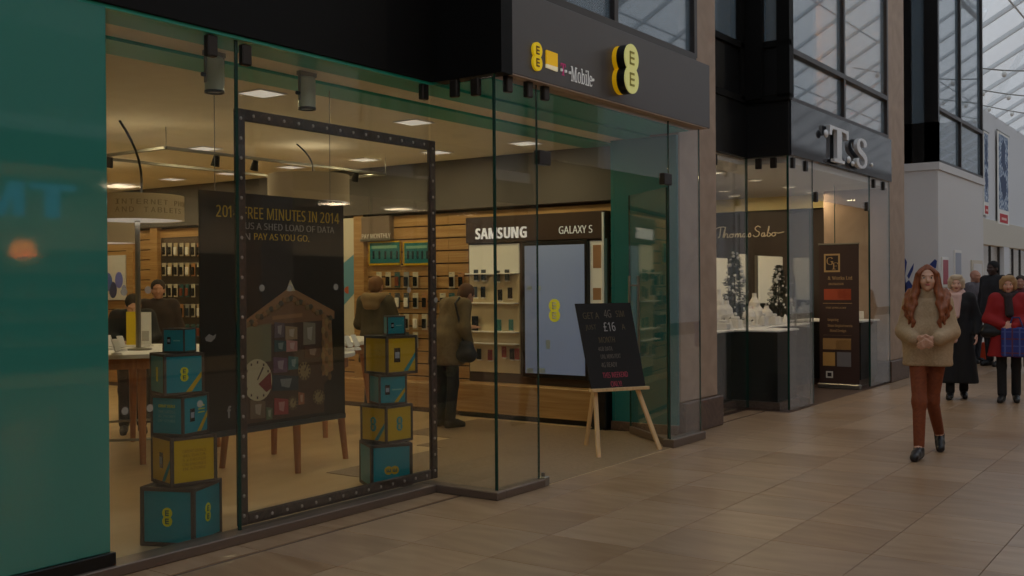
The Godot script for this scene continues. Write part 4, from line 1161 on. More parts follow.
	for set_ in [[379, 470, 11, [[276, 283], [297, 305], [318, 326], [336, 343]], "under the plan posters"], [164, 199, 7, [[247, 253], [267, 272], [288, 292], [308, 312], [328, 333]], "on the dark racks under the drum lamps"]]:
		for row: Array in set_[3]:
			for i in set_[2]:
				var t: float = i / float(set_[2] - 1)
				if rng.randf() < 0.08: continue
				var u := lerpf(set_[0], set_[1], t)
				if u > 461: continue
				var p := on_z(u, row[0] - 4.0, WALL_Z + 0.062)
				var c: int = [0, 1, 0, 2, 1, 0, 3, 2, 4, 0, 5][rng.randi() % 11]
				var label := "%s blister pack hanging %s" % [tones[c], set_[4]]
				var o: Node3D
				if used.has(c): o = copy(protos[c], p, label)
				else:
					o = protos[c]
					o.position = p
					o.set_meta("label", label)
					used[c] = true
				o.set_meta("group", label + " group")
	for i in protos.size():
		if not used.has(i): protos[i].queue_free()
	# dark rack backing
	var rk := thing("accessory_rack", "dark metal accessory rack on the slatted wall under the drum lamps", "rack", on_z(181, 345, z - 0.06))
	put("backing", MB.new().span(on_z(161, 238, WALL_Z + 0.037), on_z(203, 348, WALL_Z + 0.033)), mat(rgb(56, 46, 40), 0.5), rk)
	put("header", MB.new().span(on_z(164, 239, WALL_Z + 0.05), on_z(203, 245, WALL_Z + 0.034)), mat(rgb(88, 72, 60), 0.5), rk)
	for v in [243, 263, 284, 304, 325]:
		put("rail", MB.new().span(on_z(162, v, WALL_Z + 0.043), on_z(203, v + 1.2, WALL_Z + 0.034)), k.steel, rk)
	var ty := thing("shelf_tray", "teal tray box under the dark accessory rack", "box", on_z(184, 362, z))
	put("box", MB.new().span(on_z(163, 350, z + 0.1), on_z(205, 366, z - 0.08), 0.006), k.teal_print, ty)
	put("front_label", MB.new().span(on_z(172, 353, z + 0.1), on_z(180, 360, z + 0.104)), k.phone, ty)

# ================================================================ inside the phone shop
func build_shop_inside() -> void:
	# recessed ceiling panels on a 1.25 x 1.85 m grid
	var lamp := glow(rgb(255, 250, 236), 0.36)
	for row in [[-5.57, [-6.33, -9.2, -12.0]], [-7.42, [-6.34, -9.37, -11.6, -14.0]], [-9.27, [-6.34, -7.58, -8.71, -10.0, -11.2, -12.42, -13.62, -15.0]]]:
		for px: float in row[1]:
			var p := Vector3(px, CEIL, row[0])
			var o := thing("ceiling_light", "square recessed light panel in the phone shop's cream ceiling", "light", p - Vector3(0, 0.012, 0), "recessed panels in the phone shop ceiling")
			var f := MB.new()
			for s in [-1.0, 1.0]:
				f.box(p + Vector3(s * 0.136, -0.005, 0), Vector3(0.01, 0.01, 0.282)).box(p + Vector3(0, -0.005, s * 0.136), Vector3(0.262, 0.01, 0.01))
			put("frame", f, k.white, o)
			put("diffuser", MB.new().box(p + Vector3(0, -0.004, 0), Vector3(0.262, 0.006, 0.262)), lamp, o)
			area("light", p + Vector3(0, -0.016, 0), Vector2(0.26, 0.26), SHOP_LAMP, Color(1.0, 0.925, 0.70), o)
	# drum lamps over the tables
	drum_lamp(Vector3(-8.43, 0.0, -5.9), 2.19, 2.42, 0.42, true, "wide cream drum lamp with faint capitals standing on the round table", ["INTERNET PHONES", "AND TABLETS"])
	drum_lamp(Vector3(-11.2, 0.0, -7.4), 2.1, 2.34, 0.36, false, "smaller cream drum lamp hanging behind the lettered drum lamp", [])
	drum_lamp(Vector3(-8.35, 0.0, -8.0), 2.48, 2.78, 0.44, false, "grey drum lamp hanging behind the black poster", [])
	# suspended lighting track
	var tk := thing("lighting_track", "thin rectangular lighting track hung on wires below the cream ceiling", "light track", Vector3(-8.6, 2.9, -7.6))
	var c := [on_y(100, 158, 2.9), on_y(150, 154, 2.9), on_y(300, 168, 2.9), on_y(425, 167, 2.9)]
	var r0 := [Vector3(-9.6, 2.9, -6.2), Vector3(-8.4, 2.9, -6.2), Vector3(-8.4, 2.9, -9.3), Vector3(-9.6, 2.9, -9.3)]
	for i in 4:
		put("rail", MB.new().bar(r0[i], r0[(i + 1) % 4], 0.035, 0.03, Vector3.UP, 0.003), k.steel, tk)
		put("wire", MB.new().cyl(r0[i], Vector3(r0[i].x, CEIL, r0[i].z), 0.004, 0.004, 5), k.steel, tk)
	for q in [[-8.4, -6.8], [-8.4, -7.3], [-8.4, -8.8], [-9.3, -6.2]]:
		put("spot_head", MB.new().cyl(Vector3(q[0], 2.88, q[1]), Vector3(q[0] - 0.03, 2.78, q[1]), 0.03, 0.045, 12), k.dark_metal, tk)
	# cylinder spots in the window head
	for q in [[214.5, "pale cylinder spotlight hung in the window above the crate stack"], [307, "pale cylinder spotlight hung in the window above the riveted frame"]]:
		var b := on_x(q[0], 95 if q[0] < 250 else 108, -5.5)
		b.x = -5.5
		var o := thing("window_spotlight", q[1], "light", Vector3(b.x, 2.84, b.z))
		put("can", MB.new().lathe(Vector3(b.x, 2.85, b.z), [Vector2(0.05, 0.0), Vector2(0.062, 0.0), Vector2(0.062, 0.21), Vector2(0.05, 0.225), Vector2(0.0, 0.225)], 20), mat(rgb(204, 216, 202), 0.45), o)
		put("rim", MB.new().lathe(Vector3(b.x, 2.84, b.z), [Vector2(0.05, 0.0), Vector2(0.064, 0.0), Vector2(0.064, 0.016), Vector2(0.05, 0.016)], 20), k.dark_metal, o)
		put("lens", MB.new().cyl(Vector3(b.x, 2.852, b.z), Vector3(b.x, 2.858, b.z), 0.05, 0.05, 18), k.white, o)
		for s in [-1.0, 1.0]:
			put("yoke", MB.new().box(Vector3(b.x, 3.0, b.z + 0.072 * s), Vector3(0.02, 0.2, 0.008)), k.steel, o)
		put("stem", MB.new().box(Vector3(b.x, 3.095, b.z), Vector3(0.04, 0.03, 0.16)), k.steel, o)
		put("knob", MB.new().cyl(Vector3(b.x, 2.95, b.z + 0.076), Vector3(b.x, 2.95, b.z + 0.1), 0.014, 0.014, 8), k.black, o)
	# high tables with splayed timber legs
	table(Vector3(-8.6, 0, -6.0), 0.85, "round white high table carrying the lettered drum lamp", true)
	table(Vector3(-6.95, 0, -6.35), 0.62, "round white high table behind the black poster", false)
	table(Vector3(-8.35, 0, -8.0), 0.8, "round white high table beside the shopper in the olive parka", false)
	# leaflet holder on the first table
	var lp := on_y(140, 346, 0.988)
	var lh := thing("leaflet_holder", "yellow and white leaflet holder standing on the round table", "leaflets", lp)
	lh.rotation.y = 0.6
	put("yellow_leaflet", MB.new().span(Vector3(-0.13, 0, 0), Vector3(0.0, 0.34, 0.012)), mat(rgb(226, 196, 30), 0.5), lh, true)
	put("white_leaflet", MB.new().span(Vector3(0.004, 0, 0.0), Vector3(0.115, 0.335, 0.012)), k.card_white, lh, true)
	put("print", MB.new().span(Vector3(0.025, 0.05, 0.012), Vector3(0.095, 0.15, 0.014)), k.grey_print, lh, true)
	put("base", MB.new().span(Vector3(-0.14, -0.002, -0.05), Vector3(0.125, 0.012, 0.06), 0.003), k.white, lh, true)
	# demo phones on little stands
	for q in [[110, 350, 0], [122, 351, 0], [117, 355, 0], [341, 349, 1], [349, 351, 1], [356, 350, 1]]:
		var p := on_y(q[0], q[1], 0.985)
		var o := thing("demo_phone", ["white demonstration phone on a stand on the lamp table", "white demonstration phone on a stand beside the olive parka shopper"][q[2]], "phone", p, ["demonstration phones on the lamp table", "demonstration phones beside the parka"][q[2]])
		put("foot", MB.new().lathe(p, [Vector2(0.05, 0), Vector2(0.045, 0.02), Vector2(0.015, 0.03)], 12), k.white, o)
		put("arm", MB.new().cyl(p + Vector3(0, 0.02, 0), p + Vector3(-0.01, 0.06, 0), 0.012, 0.012, 8), k.steel, o)
		put("phone", MB.new().box(p + Vector3(-0.01, 0.085, 0), Vector3(0.012, 0.12, 0.065), 0.004, Basis(Vector3.BACK, 0.5)), k.white, o)

func drum_lamp(at: Vector3, y0: float, y1: float, r: float, standing: bool, label: String, words: Array) -> void:
	var o := thing("drum_lamp", label, "lamp", Vector3(at.x, 0.98 if standing else y0, at.z))
	var sm := mat(rgb(206, 190, 162) if standing else rgb(176, 164, 148), 0.8)
	put("shade", MB.new().lathe(at, [Vector2(r - 0.012, y0 + 0.01), Vector2(r - 0.012, y0), Vector2(r, y0), Vector2(r, y1), Vector2(r - 0.012, y1), Vector2(r - 0.012, y1 - 0.03), Vector2(0, y1 - 0.03)], 48), sm, o)
	put("diffuser", MB.new().cyl(at + Vector3(0, y0 + 0.006, 0), at + Vector3(0, y0 + 0.016, 0), r - 0.014, r - 0.014, 48), glow(rgb(240, 238, 236), 0.2), o)
	area("light", at + Vector3(0, y0 - 0.012, 0), Vector2(r, r), 0.12, Color(1, 0.95, 0.86), o)
	var ul := AreaLight3D.new()          # added fill to lift the ceiling; the drum itself has a closed lid
	ul.name = "added_uplight"
	ul.area_size = Vector2(r, r)
	ul.light_energy = 0.1
	ul.light_color = Color(1, 0.93, 0.78)
	ul.shadow_enabled = true
	ul.area_range = 40.0
	ul.area_attenuation = 2.0
	o.add_child(ul, true)
	ul.position = Vector3(0, y1 + 0.02 - o.position.y, 0)
	ul.rotation = Vector3(PI / 2, 0, 0)
	if standing:
		put("pole", MB.new().cyl(at + Vector3(0, 0.99, 0), at + Vector3(0, y0, 0), 0.024, 0.024, 14), k.steel, o)
		put("base", MB.new().lathe(at + Vector3(0, 0.986, 0), [Vector2(0.12, 0), Vector2(0.12, 0.012), Vector2(0.03, 0.025)], 20), k.steel, o)
	var top := Vector3(at.x + 0.1, y1 - 0.03, at.z)
	var cord := []
	for i in 9:
		var t := i / 8.0
		cord.append(Vector3(at.x + 0.02 + 0.06 * sin(t * 3.0), lerpf(y1 - 0.03, CEIL, t), at.z + 0.22 * t * t - 0.02))
	put("cord", MB.new().tube(cord, 0.012 if standing else 0.009, 6), k.black, o)
	var n := 0
	for w: String in words:          # capitals set round the drum, one by one
		var step := 0.062
		for i in w.length():
			if w[i] == " ": continue
			var a := 0.55 + (i * step) / r
			var B := Basis(Vector3.UP, a)
			text("letter", w[i], at + Vector3(0, (y0 + y1) / 2 + 0.035 - 0.07 * n, 0) + B.z * (r + 0.001), B, 0.04, 0.045, k.grey_letter, o, 0.003)
		n += 1

func table(at: Vector3, r: float, label: String, foot_ring: bool) -> void:
	var o := thing("high_table", label, "table", at)
	put("tabletop", MB.new().lathe(at, [Vector2(0, 0.945), Vector2(r - 0.01, 0.945), Vector2(r, 0.95), Vector2(r, 0.98), Vector2(r - 0.006, 0.985), Vector2(0, 0.985)], 40), k.white, o)
	put("apron", MB.new().lathe(at, [Vector2(r - 0.1, 0.945), Vector2(r - 0.1, 0.85), Vector2(r - 0.06, 0.85), Vector2(r - 0.06, 0.945)], 40), k.timber_leg, o)
	var feet := []
	for i in 4:
		var a := TAU * (i + 0.35) / 4
		var d := Vector3(cos(a), 0, sin(a))
		put("leg", MB.new().cyl(at + d * (r * 0.72) + Vector3(0, 0.94, 0), at + d * (r * 0.88), 0.045, 0.026, 12), k.timber_leg, o)
		feet.append(at + d * (r * 0.84) + Vector3(0, 0.22, 0))
	if foot_ring:
		var ring := []
		for i in 33: ring.append(at + Vector3(cos(TAU * i / 32) * r * 0.84, 0.22, sin(TAU * i / 32) * r * 0.84))
		put("foot_ring", MB.new().tube(ring, 0.012, 8), k.steel, o)

# ================================================================ window display
func build_window_display() -> void:
	# brown riveted frame behind the wide pane
	var x := -5.15
	var y0 := 0.065
	var y1 := 2.695
	var z0 := -4.32
	var z1 := -6.285
	var w := 0.075
	var fr := thing("riveted_frame", "large dark brown frame studded with rivets standing behind the window pane", "frame", Vector3(x, y0, (z0 + z1) / 2))
	for s in [[Vector3(x, y0, z0), Vector3(x - 0.03, y1, z0 - w)], [Vector3(x, y0, z1 + w), Vector3(x - 0.03, y1, z1)], [Vector3(x, y1 - w, z0 - w), Vector3(x - 0.03, y1, z1 + w)], [Vector3(x, y0, z0 - w), Vector3(x - 0.03, y0 + w, z1 + w)]]:
		var bar := put("bar", MB.new().span(s[0], s[1], 0.006), k.frame_brown, fr)
		var a: Vector3 = (s[0] + Vector3(0, 0, 0)).min(s[1])
		var b: Vector3 = (s[0] as Vector3).max(s[1])
		var mid := (a + b) / 2
		var tall: bool = (b.y - a.y) > (b.z - a.z)
		var len_: float = (b.y - a.y) if tall else (b.z - a.z)
		var n := int(len_ / 0.125)
		for i in n:
			var t := (i + 0.5) / n
			var p := Vector3(x + 0.001, lerpf(a.y, b.y, t), mid.z) if tall else Vector3(x + 0.001, mid.y, lerpf(a.z, b.z, t))
			put("rivet", MB.new().ball(p, Vector3(0.006, 0.012, 0.012), 8, 4), k.rivet, bar)
	# hanging black poster
	poster()
	# two stacks of printed crates
	var T: Material = k.teal_print
	var Y: Material = k.yellow_print
	crate_stack([[193, 139, 223, 0.36, T, 0, "big bottom"], [170.5, 149, 218, 0.3, Y, 1, "yellow"], [183, 148, 212, 0.25, T, 2, "lettered teal"], [164, 149, 205.6, 0.255, T, 3, "teal logo"], [185, 162, 198, 0.15, T, 4, "small top"]], -5.40, 0.0, "in the stack beside the teal panel")
	crate_stack([[368.6, 355, 415.4, 0.34, T, 5, "big bottom"], [386, 358, 415, 0.295, Y, 6, "yellow twin-logo"], [378, 366, 410, 0.235, T, 7, "teal handset"], [387, 363, 419.4, 0.305, Y, 8, "yellow handset"], [387, 383, 407, 0.15, T, 9, "small top"]], -5.55, 0.0, "in the stack behind the riveted frame")
	# frosted safety dots on the glass
	var dots := [[99, 293], [124, 292], [148, 290], [100, 413], [125, 411], [150, 408], [200, 404], [262, 288], [290, 288], [336, 287], [409, 290], [436, 300]]
	for q in dots:
		var p := on_x(q[0], q[1], X_A - 0.007)
		var o := put("frosted_dot", MB.new().cyl(p + Vector3(-0.001, 0, 0), p + Vector3(0.0, 0, 0), 0.022, 0.022, 16), k.frost)
		tag(o, "small round frosted safety dot stuck on the shop window", "sticker", "frosted safety dots on the shop window")

func crate_stack(list: Array, x: float, floor_y: float, where: String) -> void:
	var y := floor_y
	for c in list:
		var s: float = c[3]
		# turn: from the apparent widths of the two faces either side of the near upright edge
		var lf: float = c[0] - c[1]
		var rf: float = c[2] - c[0]
		var ref := on_x((c[1] + c[2]) * 0.5, 400, x)
		var view := Vector3(ref.x, 0, ref.z).normalized()
		var rt := view.cross(Vector3.UP)
		var ang := atan2(rf, lf)                 # left face seen at cos, right face at sin
		# outward normals of the left and right faces in plan
		var nl := (-view * cos(ang) - rt * sin(ang)).normalized()
		var nr := (-view * sin(ang) + rt * cos(ang)).normalized()
		var turn := atan2(nl.x, nl.z)            # local +z is the left face, local +x the right one
		var o := thing("display_crate", "", "crate", Vector3(ref.x, y, ref.z), "", turn)
		var em := s * 0.07
		var f := MB.new()
		for sx in [-1.0, 1.0]:
			for sz in [-1.0, 1.0]:
				f.box(Vector3(sx * (s - em) / 2, s / 2, sz * (s - em) / 2), Vector3(em, s, em), 0.003)
		for sy in [0.0, 1.0]:
			for q in [-1.0, 1.0]:
				f.box(Vector3(0, em / 2 + sy * (s - em), q * (s - em) / 2), Vector3(s - em * 2, em, em), 0.003)
				f.box(Vector3(q * (s - em) / 2, em / 2 + sy * (s - em), 0), Vector3(em, em, s - em * 2), 0.003)
		put("edge_frame", f, k.crate_edge, o, true)
		put("core", MB.new().box(Vector3(0, s / 2, 0), Vector3(s - em, s - em * 0.5, s - em)), k.crate_edge, o, true)
		var pz := put("panel", MB.new().box(Vector3(0, s / 2, s / 2 - em * 0.35), Vector3(s - em * 2, s - em * 2, em * 0.3), 0.004), c[4], o, true)
		var px := put("panel", MB.new().box(Vector3(s / 2 - em * 0.35, s / 2, 0), Vector3(em * 0.3, s - em * 2, s - em * 2), 0.004), c[4], o, true)
		var FZ := Basis.IDENTITY
		var FX := Basis(Vector3(0, 0, -1), Vector3.UP, Vector3(1, 0, 0))
		var cz := Vector3(0, s / 2, s / 2 - em * 0.2)
		var cx := Vector3(s / 2 - em * 0.2, s / 2, 0)
		var lime: Material = k.lime
		var ink: Material = mat(rgb(20, 96, 96), 0.4)
		var ti: Material = k.teal_print
		var dark: Material = mat(rgb(190, 160, 30), 0.4)
		var hw := s * 0.36
		match int(c[5]):
			0:
				ee_logo(pz, cz + FZ.y * s * 0.16, cz - FZ.y * s * 0.16, 0.002, lime, ink, false, true, FZ)
				ee_logo(px, cx + FX.y * s * 0.16, cx - FX.y * s * 0.16, 0.002, lime, ink, false, true, FX)
			1:
				crate_phone(pz, cz, FZ, s)
				for i in 5: text("lettering", ["GREAT DEALS", "4G DATA", "5 x FASTER", "ON PHONES", "IN STORE"][i], cx + FX.y * s * (0.2 - 0.09 * i), FX, s * 0.5, s * 0.06, mat(rgb(156, 118, 10), 0.5), px, 0.002, false, false, false, true)
				corner_band(pz, cz, FZ, s, ti, 1)
			2:
				text("lettering", "GREAT DEALS", cz + FZ.y * s * 0.24, FZ, s * 0.5, s * 0.07, lime, pz, 0.002, false, true, false, true)
				for i in 3: text("lettering", ["THE LATEST", "4G PHONES", "IN STORE"][i], cz + FZ.y * s * (0.1 - 0.11 * i), FZ, s * 0.52, s * 0.07, mat(rgb(110, 172, 168), 0.5), pz, 0.002, false, false, false, true)
				crate_phone(px, cx - FX.x * s * 0.14, FX, s)
				corner_band(px, cx, FX, s, k.yellow_print, 1)
				for i in 3: put("print_line", MB.new().box(cx + FX.x * s * 0.2 + FX.y * s * (0.2 - 0.08 * i), Vector3(s * 0.24, s * 0.025, 0.002), 0.0, FX), lime, px, true)
			3:
				put("print_bar", MB.new().box(cz, Vector3(s * 0.12, s * 0.34, 0.002), 0.0, FZ), lime, pz, true)
				ee_logo(px, cx + FX.y * s * 0.17, cx - FX.y * s * 0.17, 0.002, lime, ink, false, true, FX)
				corner_band(px, cx, FX, s, k.yellow_print, 1)
			4, 9:
				crate_phone(pz if int(c[5]) == 4 else px, (cz if int(c[5]) == 4 else cx) - (FZ.x if int(c[5]) == 4 else FX.x) * s * 0.2, FZ if int(c[5]) == 4 else FX, s * 0.9)
				put("print_line", MB.new().box((cz + FZ.x * s * 0.15 if int(c[5]) == 4 else cx + FX.x * s * 0.15), Vector3(s * 0.3, s * 0.05, 0.002), 0.0, FZ if int(c[5]) == 4 else FX), mat(rgb(120, 180, 170), 0.5), pz if int(c[5]) == 4 else px, true)
			5:
				var R := Basis(FX.y, -FX.x, FX.z)
				ee_logo(px, cx + FX.x * s * 0.17 - FX.y * s * 0.1, cx - FX.x * s * 0.17 - FX.y * s * 0.1, 0.002, k.yellow_print, ink, false, true, R)
			6:
				ee_logo(pz, cz + FZ.y * s * 0.19, cz - FZ.y * s * 0.19, 0.002, ti, dark, false, true, FZ)
				ee_logo(px, cx + FX.y * s * 0.19, cx - FX.y * s * 0.19, 0.002, ti, dark, false, true, FX)
				corner_band(pz, cz, FZ, s, ti, 1)
			7:
				crate_phone(px, cx - FX.x * s * 0.2, FX, s)
				corner_band(px, cx, FX, s, k.yellow_print, 1)
				put("print_line", MB.new().box(cx + FX.x * s * 0.14, Vector3(s * 0.34, s * 0.05, 0.002), 0.0, FX), mat(rgb(120, 180, 170), 0.5), px, true)
			8:
				crate_phone(px, cx - FX.x * s * 0.16, FX, s * 1.15)
				corner_band(px, cx, FX, s, ti, 1)
				for i in 3: put("print_line", MB.new().box(cz + FZ.y * s * (0.12 - 0.1 * i), Vector3(s * 0.5, s * 0.03, 0.002), 0.0, FZ), dark, pz, true)
		o.set_meta("label", "%s printed display crate %s" % [c[6], where])
		y += s + 0.001
func crate_phone(p: Node, at: Vector3, B: Basis, s: float) -> void:
	put("phone_picture", MB.new().box(at, Vector3(s * 0.17, s * 0.32, 0.003), 0.0, B), k.phone, p, true)
	put("phone_picture_screen", MB.new().box(at + B.z * 0.002, Vector3(s * 0.12, s * 0.14, 0.002), 0.0, B), mat(rgb(150, 160, 170), 0.4), p, true)
func corner_band(p: Node, c: Vector3, B: Basis, s: float, m: Material, side: int) -> void:
	var e := s * 0.42
	put("corner_band", MB.new().slab([c + B.x * e - B.y * e * 0.2, c + B.x * e + B.y * e * 0.12, c + B.x * e * 0.1 - B.y * e, c + B.x * e * 0.42 - B.y * e], B.z * 0.002), m, p, true)

func poster() -> void:
	var x := -5.8
	var a := on_x(199, 190, x)
	var b := on_x(345, 415, x)
	var y1 := 2.235
	var y0 := 0.55
	var o := thing("hanging_poster", "large black hanging poster with yellow capitals and a cuckoo-clock house picture", "poster", Vector3(x, y0, (a.z + b.z) / 2))
	put("sheet", MB.new().span(Vector3(x, y0, a.z), Vector3(x - 0.012, y1, b.z)), k.poster_black, o)
	put("foot_bar", MB.new().span(Vector3(x + 0.012, y0 - 0.02, a.z), Vector3(x - 0.024, y0 + 0.02, b.z), 0.004), mat(rgb(38, 46, 48), 0.4), o)
	for t in [0.1, 0.9]:
		var z := lerpf(a.z, b.z, t)
		put("wire", MB.new().cyl(Vector3(x - 0.006, y1, z), Vector3(x - 0.006, CEIL, z), 0.003, 0.003, 5), k.steel, o)
	var ye := mat(rgb(196, 164, 40), 0.5)
	var gr := mat(rgb(150, 146, 140), 0.5)
	var L := func(w: String, u0: float, v0: float, u1: float, v1: float, h: float, m: Material):
		var p := on_x(u0, v0, x)
		var q := on_x(u1, v1, x)
		text("lettering", w, (p + q) / 2 + Vector3(0.002, 0, 0), FACE_X, absf(p.z - q.z), h, m, o, 0.003)
	L.call("2014 FREE MINUTES IN 2014", 216, 212, 339, 217.5, 0.082, ye)
	L.call("PLUS A SHED LOAD OF DATA", 236, 225.8, 334, 229.6, 0.048, gr)
	L.call("ON", 236, 236, 250, 236.5, 0.048, gr)
	L.call("PAY AS YOU GO.", 254, 236.6, 309, 238.5, 0.048, ye)
	# the house: pieces of the print
	var xs := x + 0.001
	var P := func(called: String, pts: Array, m: Material, lift: float):
		var w := []
		for q in pts: w.append(on_x(q[0], q[1], xs))
		put(called, MB.new().slab(w, Vector3(lift, 0, 0)), m, o)
	var wood := mat(rgb(150, 108, 66), 0.5)
	var dark := mat(rgb(76, 54, 38), 0.5)
	var pale := mat(rgb(140, 122, 82), 0.5)
	var ivory := mat(rgb(186, 174, 136), 0.5)
	P.call("house_wall", [[247, 322], [290, 296], [331, 316], [331, 376], [324, 384], [324, 412], [247, 424]], dark, 0.002)
	P.call("house_gable", [[252, 317], [290, 294], [327, 311], [327, 320], [252, 326]], mat(rgb(122, 86, 52), 0.5), 0.003)
	P.call("roof_edge", [[243, 322], [290, 287], [292, 294], [245, 329]], wood, 0.004)
	P.call("roof_edge", [[290, 287], [334, 311], [334, 319], [291, 294]], wood, 0.004)
	P.call("roof_peak", [[286, 291], [290, 280], [295, 291]], ivory, 0.0045)
	P.call("side_shutter", [[246.5, 327], [271, 323], [271, 361], [246.5, 365]], mat(rgb(116, 112, 78), 0.5), 0.003)
	P.call("side_post", [[322, 318], [331, 319], [333, 370], [322, 376]], wood, 0.004)
	P.call("roof_beam", [[272, 316], [302, 313], [302, 317], [272, 320]], wood, 0.004)
	var rng := RandomNumberGenerator.new()
	rng.seed = 77
	for i in 26:
		var t := i / 25.0
		var u := lerpf(248, 330, t)
		var v := (lerpf(322, 292, t * 2) if t < 0.5 else lerpf(292, 315, t * 2 - 1)) + rng.randf_range(1, 7)
		var c := on_x(u, v, xs)
		put("carved_leaf", MB.new().ball(c + Vector3(0.004, 0, 0), Vector3(0.002, 0.022, 0.026), 8, 4), mat([rgb(120, 96, 56), rgb(84, 74, 50), rgb(142, 102, 56)][i % 3], 0.5), o)
	for i in 14:
		var c := on_x(326 + 4.0 * sin(i * 2.1), 322 + i * 4.2, xs)
		put("carved_leaf", MB.new().ball(c + Vector3(0.005, 0, 0), Vector3(0.002, 0.03, 0.02), 8, 4), mat([rgb(150, 120, 70), rgb(120, 92, 56)][i % 2], 0.5), o)
	# little pictures inside the house
	for q in [[274, 322, 284, 338, rgb(96, 82, 84)], [285, 326, 297, 340, rgb(150, 126, 90)], [274, 340, 286, 352, rgb(46, 76, 70)], [286, 340, 297, 352, rgb(176, 124, 110)], [303, 322, 315, 345, rgb(128, 118, 96)], [273, 357, 287, 373, rgb(104, 76, 92)], [288, 356, 298, 370, rgb(60, 104, 100)], [272, 375, 298, 391, rgb(40, 56, 62)], [304, 346, 320, 358, rgb(84, 52, 34)], [250, 400, 265, 419, rgb(110, 90, 66)], [274, 398, 288, 415, rgb(150, 60, 56)], [266, 407, 272, 420, rgb(90, 106, 76)], [298, 392, 304, 405, rgb(150, 92, 60)]]:
		P.call("little_picture", [[q[0], q[1]], [q[2], q[1] + 1], [q[2], q[3] - 1], [q[0], q[3]]], mat(q[4], 0.5), 0.0045)
		P.call("little_picture_motif", [[lerpf(q[0], q[2], 0.3), lerpf(q[1], q[3], 0.25)], [lerpf(q[0], q[2], 0.75), lerpf(q[1], q[3], 0.2)], [lerpf(q[0], q[2], 0.65), lerpf(q[1], q[3], 0.8)], [lerpf(q[0], q[2], 0.35), lerpf(q[1], q[3], 0.7)]], mat((q[4] as Color).lerp(rgb(214, 206, 190), 0.45), 0.5), 0.006)
	# clock faces
	for q in [[257, 380, 18, 21], [304, 371, 7.5, 9], [292.5, 403, 5.5, 7], [318.5, 397, 7, 7.5]]:
		var pts := []
		for i in 28: pts.append([q[0] + q[2] * cos(TAU * i / 28) * 0.82, q[1] + q[3] * sin(TAU * i / 28)])
		P.call("clock_face", pts, ivory if q[2] > 10 else pale, 0.005)
		for i in 12:
			var d := Vector2(cos(TAU * i / 12) * q[2] * 0.68, sin(TAU * i / 12) * q[3] * 0.84)
			P.call("hour_mark", [[q[0] + d.x - 0.7, q[1] + d.y - 1.2], [q[0] + d.x + 0.7, q[1] + d.y - 1.2], [q[0] + d.x + 0.7, q[1] + d.y + 1.2], [q[0] + d.x - 0.7, q[1] + d.y + 1.2]], dark, 0.006)
		P.call("clock_hand", [[q[0] - 0.5, q[1]], [q[0] + 0.5, q[1]], [q[0] + q[2] * 0.35, q[1] - q[3] * 0.6], [q[0] + q[2] * 0.28, q[1] - q[3] * 0.62]], dark, 0.007)
	P.call("red_fan", [[258, 384], [270, 372], [271, 388], [266, 392]], mat(rgb(118, 38, 34), 0.5), 0.007)
	# social marks
	text("mark", "f", on_x(229, 412, xs) + Vector3(0.002, 0, 0), FACE_X, 0.035, 0.085, gr, o, 0.003, false, true)
	var bird := []
	for q in [[205, 338], [209, 334], [213, 336], [216, 334], [215, 338], [211, 342], [206, 341]]: bird.append(on_x(q[0], q[1], xs))
	put("mark", MB.new().slab(bird, Vector3(0.002, 0, 0)), gr, o)

